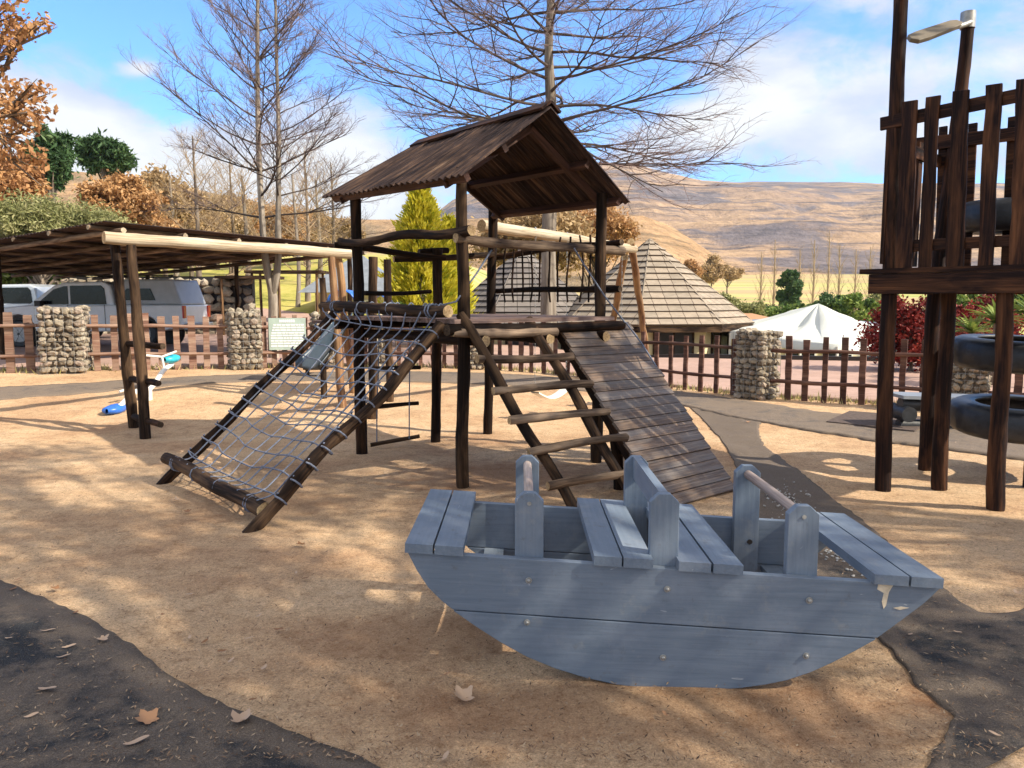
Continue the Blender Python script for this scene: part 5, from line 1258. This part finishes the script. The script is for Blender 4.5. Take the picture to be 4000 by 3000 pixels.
# ================================================================== PICKUPS
def pickup(label, loc, rz, paint, canopy=True):
    o = thing('pickup_truck', label, 'pickup truck', loc, rz, None); Mx = EM[o.name]
    T_ = lambda x, y, z: Mx @ Vector((x, y, z))
    X = (Mx.to_3x3() @ Vector((1, 0, 0))); Y = (Mx.to_3x3() @ Vector((0, 1, 0))); Z = Vector((0, 0, 1))
    def pr(out, w_, nm, mt, bev=.03, y0=None):
        mb = MB(); mb.prism(out, T_(0, -w_/2 if y0 is None else y0, 0), X, Z, Y, w_); return part(nm, mb, mt, o, bevel=bev)
    def arch(cx, r, z0): return [(cx+r*math.cos(a*PI/8), z0+r*math.sin(a*PI/8)) for a in range(0, 9)]
    # x forward; length 5.2
    body = [(-2.6, .55)]+[(p[0], p[1]) for p in arch(-1.55, .44, .42)][::-1]+[(p[0], p[1]) for p in arch(1.62, .44, .42)][::-1]+[(2.35, .42), (2.62, .5), (2.66, .8), (2.58, .98), (1.35, 1.10), (-2.6, 1.10)]
    pr(body, 1.78, 'body', paint, .04)
    pr([(1.45, 1.08), (.72, 1.60), (.45, 1.68), (-.55, 1.70), (-.72, 1.62), (-.82, 1.08)], 1.56, 'cabin', paint, .05)
    for s in (-1, 1):
        y0 = -.80 if s < 0 else .78
        pr([(1.18, 1.12), (.72, 1.50), (.45, 1.58), (.36, 1.58), (.36, 1.12)], .02, 'window', M['glass'], .004, y0-.0)
        pr([(.30, 1.12), (.30, 1.59), (-.50, 1.60), (-.58, 1.52), (-.62, 1.12)], .02, 'window', M['glass'], .004, y0)
        if canopy: pr([(-1.10, 1.22), (-1.12, 1.46), (-1.18, 1.52), (-1.78, 1.52), (-1.90, 1.22)], .02, 'window', M['glass'], .004, -.83 if s < 0 else .81)
        mb = MB(); mb.box(T_(-.1, s*.90, .95), (.09, .015, .015), X, Y); part('door_handle', mb, M['dark'], o)
        mb = MB(); mb.box(T_(1.0, s*.98, 1.14), (.07, .09, .07), X, Y); part('mirror', mb, M['dark'], o, bevel=.02)
        for dx in (.98, .33, -.62): mb = MB(); mb.box(T_(dx, s*.893, .78), (.006, .004, .33), X, Y); part('door_gap', mb, M['dark'], o)
        for cx in (-1.55, 1.62):
            c = T_(cx, s*.78, .36); n = Y*s
            mb = MB(); mb.tube([c-n*.12, c-n*.10, c+n*.09, c+n*.11], [.31, .36, .36, .31], 28); wh = part('wheel', mb, M['black_rubber'], o)
            mb = MB(); mb.tube([c+n*.105, c+n*.118], [.23, .20], 20)
            for k in range(6): a = k*PI/3; mb.bar(c+n*.115, c+n*.115+(X*math.cos(a)+Z*math.sin(a))*.22, .045, .03, n)
            mb.build('rim', M['steel'], wh)
            mb = MB(); mb.tube([c-n*.60*0-n*.11, c-n*.05], .43, 20); part('wheel_well', mb, M['dark'], o)
        mb = MB(); mb.box(T_(-2.61, s*.80, .92), (.03, .07, .16), X, Y); part('tail_light', mb, M['red'], o)
        mb = MB(); mb.box(T_(2.60, s*.70, .84), (.06, .16, .08), X, Y); part('headlight', mb, M['glass'], o)
    pr([(1.42, 1.11), (.74, 1.605), (.70, 1.60), (1.36, 1.10)], 1.36, 'windscreen', M['glass'], 0)
    pr([(-2.72, .46), (-2.60, .46), (-2.60, .62), (-2.72, .62)], 1.7, 'bumper', M['steel'], .02); pr([(2.62, .42), (2.76, .45), (2.76, .66), (2.62, .68)], 1.72, 'bumper', paint, .03)
    if canopy:
        pr([(-.84, 1.10), (-.86, 1.66), (-1.0, 1.76), (-2.35, 1.76), (-2.58, 1.10)], 1.62, 'canopy', M['canopy_paint'], .05)
        mb = MB()
        for s in (-1, 1): mb.tube([T_(.3, s*.62, 1.86), T_(-2.3, s*.62, 1.86)], .018, 6)
        for x in (.2, -.5, -1.2, -2.2): mb.tube([T_(x, -.66, 1.84), T_(x, .66, 1.84)], .015, 6); mb.tube([T_(x, -.62, 1.68), T_(x, -.62, 1.86)], .012, 5)
        part('roof_rack', mb, M['dark'], o)
    return o
gxc = (218-1106)/1671.*20.8
pickup('white pickup with canopy and roof rack parked behind the left fence', (gxc, 20.8, gz(gxc, 20.8)), PI, M['white_paint'])
gxc2 = (60-1106)/1671.*24.2
pickup('silver pickup parked further left behind the white one', (gxc2, 24.3, gz(gxc2, 24.3)), PI+.03, M['silver_paint'], False)
gxc3 = (735-1106)/1671.*24.2

# ================================================================== LAWN FURNITURE
def table(label, px, d, w_, h_, grp):
    g0 = gnd(px, d); o = thing('shade_shelter', label, 'shelter', tuple(g0), 0, grp)
    mb = MB(); mb.box(g0+Vector((0, 0, h_)), (w_/2, .7, .05)); part('roof', mb, M['postmid'], o)
    for sx in (-.42, .42):
        for sy in (-.5, .5): p = g0+Vector((sx*w_, sy, 0)); part('post', log(p-Vector((0, 0, .1)), p+Vector((0, 0, h_-.04)), .06, .05, .01, 6), [M['swingwood'], M['end']], o)
table('dark flat roofed shelter on the lawn left of the pale forked trunk', 545, 27.5, 2.0, 2.0, 'lawn shelters'); table('flat roofed shelter on the lawn behind the forked trunk', 625, 31, 3.0, 2.0, 'lawn shelters')
for i, (px, d, r, lab) in enumerate([(535, 38, .22, 'pale tree trunk on the lawn left of the forked tree'), (380, 42, .2, 'leaning pale trunk at the left end of the lawn'), (690, 45, .2, 'pale trunk at the back of the lawn near the lodge'), (643, 36, .12, 'thin dark trunk on the lawn right of the forked tree')]):
    g0 = gnd(px, d); bare_tree('bare_tree', lab, [([g0-Vector((0, 0, .2)), g0+Vector((.1, 0, 2)), g0+Vector((-.1, .1, 6))], r, .05, 12, g0.z+2.2, g0.z+5.6, lambda t: 2.2, lambda t: lerp(.3, 1.0, t))], CF3, 210+i, M['bark'], M['twigtan'], 'trees on the lawn')

# ================================================================== GROUND COVER AND LITTER
rr = random.Random(77); mb = MB()
for i in range(2600):
    x = rr.uniform(-11, 9.5); y = fence_y(x)+rr.gauss(.25, .22)
    z = gz(x, y); h = rr.uniform(.04, .16); a = rr.random()*PI; dx, dy = math.cos(a)*.012, math.sin(a)*.012; lx, ly = rr.gauss(0, .04), rr.gauss(0, .04); b0_ = len(mb.v)
    mb.v += [(x-dx, y-dy, z), (x+dx, y+dy, z), (x+lx, y+ly, z+h)]; mb.t += mb.v[-3:]; mb.f.append([b0_, b0_+1, b0_+2]); mb.m.append(0); mb.s.append(False); mb.r += [rr.random()]*3
tag(mb.build('grass', leafmat('dry_grass', [(0, (.16, .18, .04)), (.4, (.38, .33, .12)), (1, (.62, .5, .28))])), 'dry grass and weeds growing along the foot of the fence', 'grass', kind='stuff')
# fallen leaves: a few shapes, each leaf an object of its own
def leaf_outline(kind, rr):
    if kind == 'lobed':
        pts = []; 
        for k in range(28):
            a = 2*PI*k/28; r = .036*(1+.22*math.cos(a*5)+.08*math.cos(a*11+1))*(1+.2*math.cos(a)); pts.append((r*math.cos(a)*1.15, r*math.sin(a)))
        return pts
    w_ = .30 if kind == 'slim' else .42
    return [(.035*math.cos(a), .035*w_*math.sin(a)*(1+.15*math.cos(a))) for a in [2*PI*k/18 for k in range(18)]]
LM = {'lobed': [], 'slim': [], 'oval': []}
for kind in LM:
    for v in range(3):
        r2 = random.Random(v+len(kind)*10); out = leaf_outline(kind, r2); mb = MB(); cv = r2.uniform(2, 6); f2 = lambda x, y: .002+cv*(x*x*.9+y*y*2.2)*1.0+.002*math.sin(x*90)
        rings = []
        for s in (.34, .68, 1.): rings.append([(x*s, y*s, f2(x*s, y*s)) for x, y in out])
        n = len(out); vs = [(0, 0, f2(0, 0))]+[p for r in rings for p in r]; fs = [(0, 1+k, 1+(k+1) % n) for k in range(n)]
        for q in range(2): fs += [(1+q*n+k, 1+(q+1)*n+k, 1+(q+1)*n+(k+1) % n, 1+q*n+(k+1) % n) for k in range(n)]
        mb.add(vs, fs, None, 0, True, [.1, .45, .8][v]); ob = mb.build('fallen_leaf', M['dryleaf'], None, fix=False); LM[kind].append(ob.data); bpy.data.objects.remove(ob)
def fallen(px, py, kind, v, s, label, grp='dry leaves fallen on the ground', rot=None, off=.03):
    p = gp(px, py); o = bpy.data.objects.new('fallen_leaf', LM[kind][v]); COL.objects.link(o); o.location = (p.x, p.y, gz(p.x, p.y)+off)
    o.rotation_euler = (rr.uniform(-.15, .15), rr.uniform(-.15, .15), rr.uniform(0, 6.28) if rot is None else rot); o.scale = (s, s, s); tag(o, label, 'leaf', grp); return o
fallen(322, 1570, 'lobed', 1, 1.0, 'orange brown lobed leaf on the asphalt in the near left corner')
fallen(522, 1573, 'lobed', 2, 1.05, 'pale lobed leaf on the asphalt near the sand edge')
fallen(103, 1504, 'oval', 2, 1.15, 'pale oval leaf lying alone on the asphalt at the left', rot=-.15)
fallen(296, 1619, 'slim', 2, 1.25, 'slim pale leaf pointing up right on the near asphalt', rot=.55)
fallen(104, 1375, 'slim', 2, .95, 'upper of the slim pale leaves on the left asphalt', rot=.6)
fallen(150, 1410, 'slim', 2, .85, 'middle one of the slim pale leaves on the left asphalt', rot=.5)
fallen(138, 1432, 'slim', 2, .85, 'lowest of the row of slim pale leaves on the left asphalt', rot=.5)
fallen(68, 1562, 'slim', 2, .8, 'tiny pale leaf at the left below the oval leaf', rot=1.)
fallen(1003, 1523, 'lobed', 2, 1.05, 'pale curled oak leaf on the sand below the boat')
fallen(962, 1652, 'slim', 2, .8, 'pale leaf cut by the bottom edge', rot=1.2)
fallen(965, 1470, 'slim', 1, .5, 'small tan leaf on the sand left of the curled oak leaf')
fallen(1436, 1558, 'oval', 1, .5, 'small tan leaf on the sand under the middle of the boat')
fallen(2148, 1602, 'slim', 2, .6, 'small pale leaf on the asphalt at the lower right corner')
fallen(2068, 1378, 'slim', 2, .55, 'upper pale leaf on the asphalt right of the boat')
fallen(1966, 1383, 'oval', 2, .45, 'pale leaf on the asphalt close to the boat end')
fallen(652, 1186, 'lobed', 0, .7, 'dark curled leaf standing on the sand right of the net foot')
fallen(405, 1113, 'lobed', 0, .7, 'dark curled leaf on the sand left of the net bottom log')
for (x, y, k) in [(40, 1262, 1), (30, 1283, 0), (165, 1335, 0), (352, 1340, 0), (410, 1295, 2), (410, 1390, 2), (480, 1420, 0), (500, 1440, 2), (640, 1248, 2), (660, 1260, 0), (520, 1256, 1), (560, 1342, 2), (590, 1160, 2)]:
    fallen(x, y, 'slim' if k else 'oval', k, .62, 'small dry leaf on the sand along the near left asphalt edge')
for i in range(60):
    x, y = rr.uniform(0, 2200), rr.uniform(890, 1650)
    p = gp(x, y)
    if (p-BO).length < 1.4: continue
    fallen(x, y, rr.choice(['slim', 'oval', 'lobed']), rr.randrange(3), rr.uniform(.35, .7), 'tiny dry leaf scattered on the ground')
# fine litter
mb = MB()
for i in range(6000):
    if i < 4200: px = rr.uniform(-60, 2280); py = 1659-rr.random()**1.6*720
    else: px = rr.uniform(0, 2212); py = rr.uniform(850, 1100)
    t0 = (CAMH)/max(.02, -ray(px, py)[2]); x, y = ray(px, py)[0]*t0, ray(px, py)[1]*t0
    if y > 13: continue
    z = gz(x, y)+.030; a = rr.random()*PI; L = rr.uniform(.004, .016); w_ = rr.uniform(.0015, .004); c, s = math.cos(a), math.sin(a); tz = rr.uniform(0, .006); b0_ = len(mb.v)
    mb.v += [(x-c*L, y-s*L, z), (x+s*w_, y-c*w_, z+.002), (x+c*L, y+s*L, z+tz), (x-s*w_, y+c*w_, z+.002)]; mb.t += mb.v[-4:]; mb.f.append([b0_, b0_+1, b0_+2, b0_+3]); mb.m.append(0); mb.s.append(False); mb.r += [rr.random()]*4
tag(mb.build('wood_chips', leafmat('chip_litter', [(0, (.06, .035, .025)), (.5, (.24, .15, .09)), (1, (.42, .31, .2))], .9, 0), fix=False), 'fine wood chips and bits of dry leaf strewn over the ground', 'litter', kind='stuff')
# pale gravel patch on the path behind and inside the boat
mb = MB()
for i in range(260):
    c0_ = rr.choice([(1700, 1095), (1720, 1120), (1690, 1075), (1840, 1210), (1860, 1225), (1810, 1205)]); px = rr.gauss(c0_[0], 22); py = rr.gauss(c0_[1], 14); p = pz(px, py, .0); p.z = gz(p.x, p.y)+.028
    r = rr.uniform(.004, .013); blobby(mb, p, (r, r, r*.6), Vector((1, 0, 0)), Vector((0, 1, 0)), rr)
tag(mb.build('gravel', plain('pale_gravel', (.42, .40, .37), .9, 0, .2, 60, .1)), 'whitish gravel spilled on the path behind and under the boat', 'gravel', kind='stuff')
# ================================================================== LIGHT
SUN_AZ = math.atan2(-.34, .94); SUN_EL = math.radians(38)
sd = Vector((math.cos(SUN_EL)*math.cos(SUN_AZ), math.cos(SUN_EL)*math.sin(SUN_AZ), math.sin(SUN_EL)))
sl = bpy.data.lights.new('sun', 'SUN'); sl.energy = 3.7; sl.angle = math.radians(.53); sl.color = (1, .91, .75)
so = bpy.data.objects.new('sun', sl); COL.objects.link(so); so.rotation_euler = sd.to_track_quat('Z', 'Y').to_euler(); so.location = (10, -5, 20)
w = bpy.data.worlds.new('World'); sc.world = w; w.use_nodes = True; t = NT(w.node_tree)
bg = w.node_tree.nodes['Background']; bg.inputs['Strength'].default_value = .15
sky = t.n('ShaderNodeTexSky', sky_type='NISHITA'); sky.sun_disc = False; sky.sun_elevation = SUN_EL
sky.sun_rotation = math.atan2(sd.x, sd.y); sky.altitude = 1500; sky.air_density = 1.0; sky.dust_density = .3; sky.ozone_density = 2.
dv = t.n('ShaderNodeTexCoord').outputs['Generated']; sp = t.n('ShaderNodeSeparateXYZ'); t.l(dv, sp.inputs[0])
yy = t.mth('ADD', t.mth('ABSOLUTE', sp.outputs[1]), .02); uu = t.mth('DIVIDE', sp.outputs[0], yy); vv = t.mth('DIVIDE', sp.outputs[2], yy)
dens = None
def blob(px, py, ax, ay, amp=1., sh=0.):
    """soft cloud mass by direction: centre, half widths (in the photograph's scale), shear"""
    global dens
    u0 = (px-1106)/1671.; v0 = (649-py)/1671.
    du = t.mth('SUBTRACT', uu, u0); dq = t.mth('SUBTRACT', t.mth('SUBTRACT', vv, v0), t.mth('MULTIPLY', du, sh))
    a = t.mth('DIVIDE', du, ax/1671.); b_ = t.mth('DIVIDE', dq, ay/1671.)
    e = t.mth('EXPONENT', t.mth('MULTIPLY', t.mth('ADD', t.mth('MULTIPLY', a, a), t.mth('MULTIPLY', b_, b_)), -1.))
    e = t.mth('MULTIPLY', e, amp); dens = e if dens is None else t.mth('ADD', dens, e)
blob(170, 310, 210, 105, 1.7, -.35); blob(480, 410, 330, 110, 1.5, -.1); blob(740, 370, 140, 125, 1.5); blob(345, 180, 50, 20, .9); blob(430, 5, 60, 28, .75, -.5)
blob(800, 465, 280, 60, .8); blob(1620, 235, 170, 85, .72); blob(1760, 190, 250, 110, .58); blob(2150, 160, 260, 200, .66); blob(1850, 330, 520, 85, .66); blob(1650, 20, 200, 40, .4); blob(1480, 300, 120, 60, .5); blob(1830, 45, 140, 30, .45)
blob(1330, 340, 200, 60, .5)
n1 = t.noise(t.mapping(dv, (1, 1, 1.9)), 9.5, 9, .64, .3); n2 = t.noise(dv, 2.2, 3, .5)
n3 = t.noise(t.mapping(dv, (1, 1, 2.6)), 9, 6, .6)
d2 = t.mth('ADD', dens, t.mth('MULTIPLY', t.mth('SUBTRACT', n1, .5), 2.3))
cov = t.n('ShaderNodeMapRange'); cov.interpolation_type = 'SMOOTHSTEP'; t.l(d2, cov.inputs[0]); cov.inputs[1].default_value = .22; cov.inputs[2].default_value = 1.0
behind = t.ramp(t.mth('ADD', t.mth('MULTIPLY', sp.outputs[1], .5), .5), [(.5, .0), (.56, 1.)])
rear_fill = t.ramp(n2, [(.38, 0.), (.55, .9)])  # unseen cloud cover behind the camera, added to whiten the ambient light
top_fill = t.ramp(sp.outputs[2], [(.52, 0.), (.68, .85)])  # unseen cloud overhead, added to brighten and warm the shade
cf = t.mth('MAXIMUM', t.mix(behind, rear_fill, cov.outputs[0]), top_fill)
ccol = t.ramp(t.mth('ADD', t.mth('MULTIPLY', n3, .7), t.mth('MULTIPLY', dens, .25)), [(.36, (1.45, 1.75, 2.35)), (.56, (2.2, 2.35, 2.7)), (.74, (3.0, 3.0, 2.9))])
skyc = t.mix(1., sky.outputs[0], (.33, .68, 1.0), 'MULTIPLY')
ccol = t.mix(t.mth('MAXIMUM', top_fill, t.mth('SUBTRACT', 1., behind)), ccol, (3.5, 3.3, 2.95))  # the added clouds out of view get a bright warm white
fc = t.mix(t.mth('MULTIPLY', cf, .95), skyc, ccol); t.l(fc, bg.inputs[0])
sc.view_settings.view_transform = 'Standard'; sc.view_settings.look = 'None'; sc.view_settings.gamma = 1; sc.view_settings.exposure = 1.25
try: sc.view_settings.use_curve_mapping = False
except Exception: pass
sc.cycles.max_bounces = 6; sc.cycles.transparent_max_bounces = 6; sc.cycles.use_denoising = True
sc.cycles.diffuse_bounces = 3; sc.cycles.glossy_bounces = 2; sc.cycles.transmission_bounces = 2; sc.cycles.caustics_reflective = False

# air between the camera and the far hills
hm, hnt, hb = mat('haze_air'); hnt.nodes.remove(hb); pv = hnt.nodes.new('ShaderNodeVolumePrincipled'); pv.inputs['Color'].default_value = (.86, .90, 1, 1); pv.inputs['Density'].default_value = .00012; pv.inputs['Anisotropy'].default_value = .1
hnt.links.new(pv.outputs[0], hnt.nodes['Material Output'].inputs['Volume'])
mb = MB(); mb.box((0, 900, 200), (3400, 3300, 300)); tag(mb.build('haze', hm), 'thin pale air fading the distant mountain', 'haze', kind='stuff')
sc.cycles.volume_bounces = 0
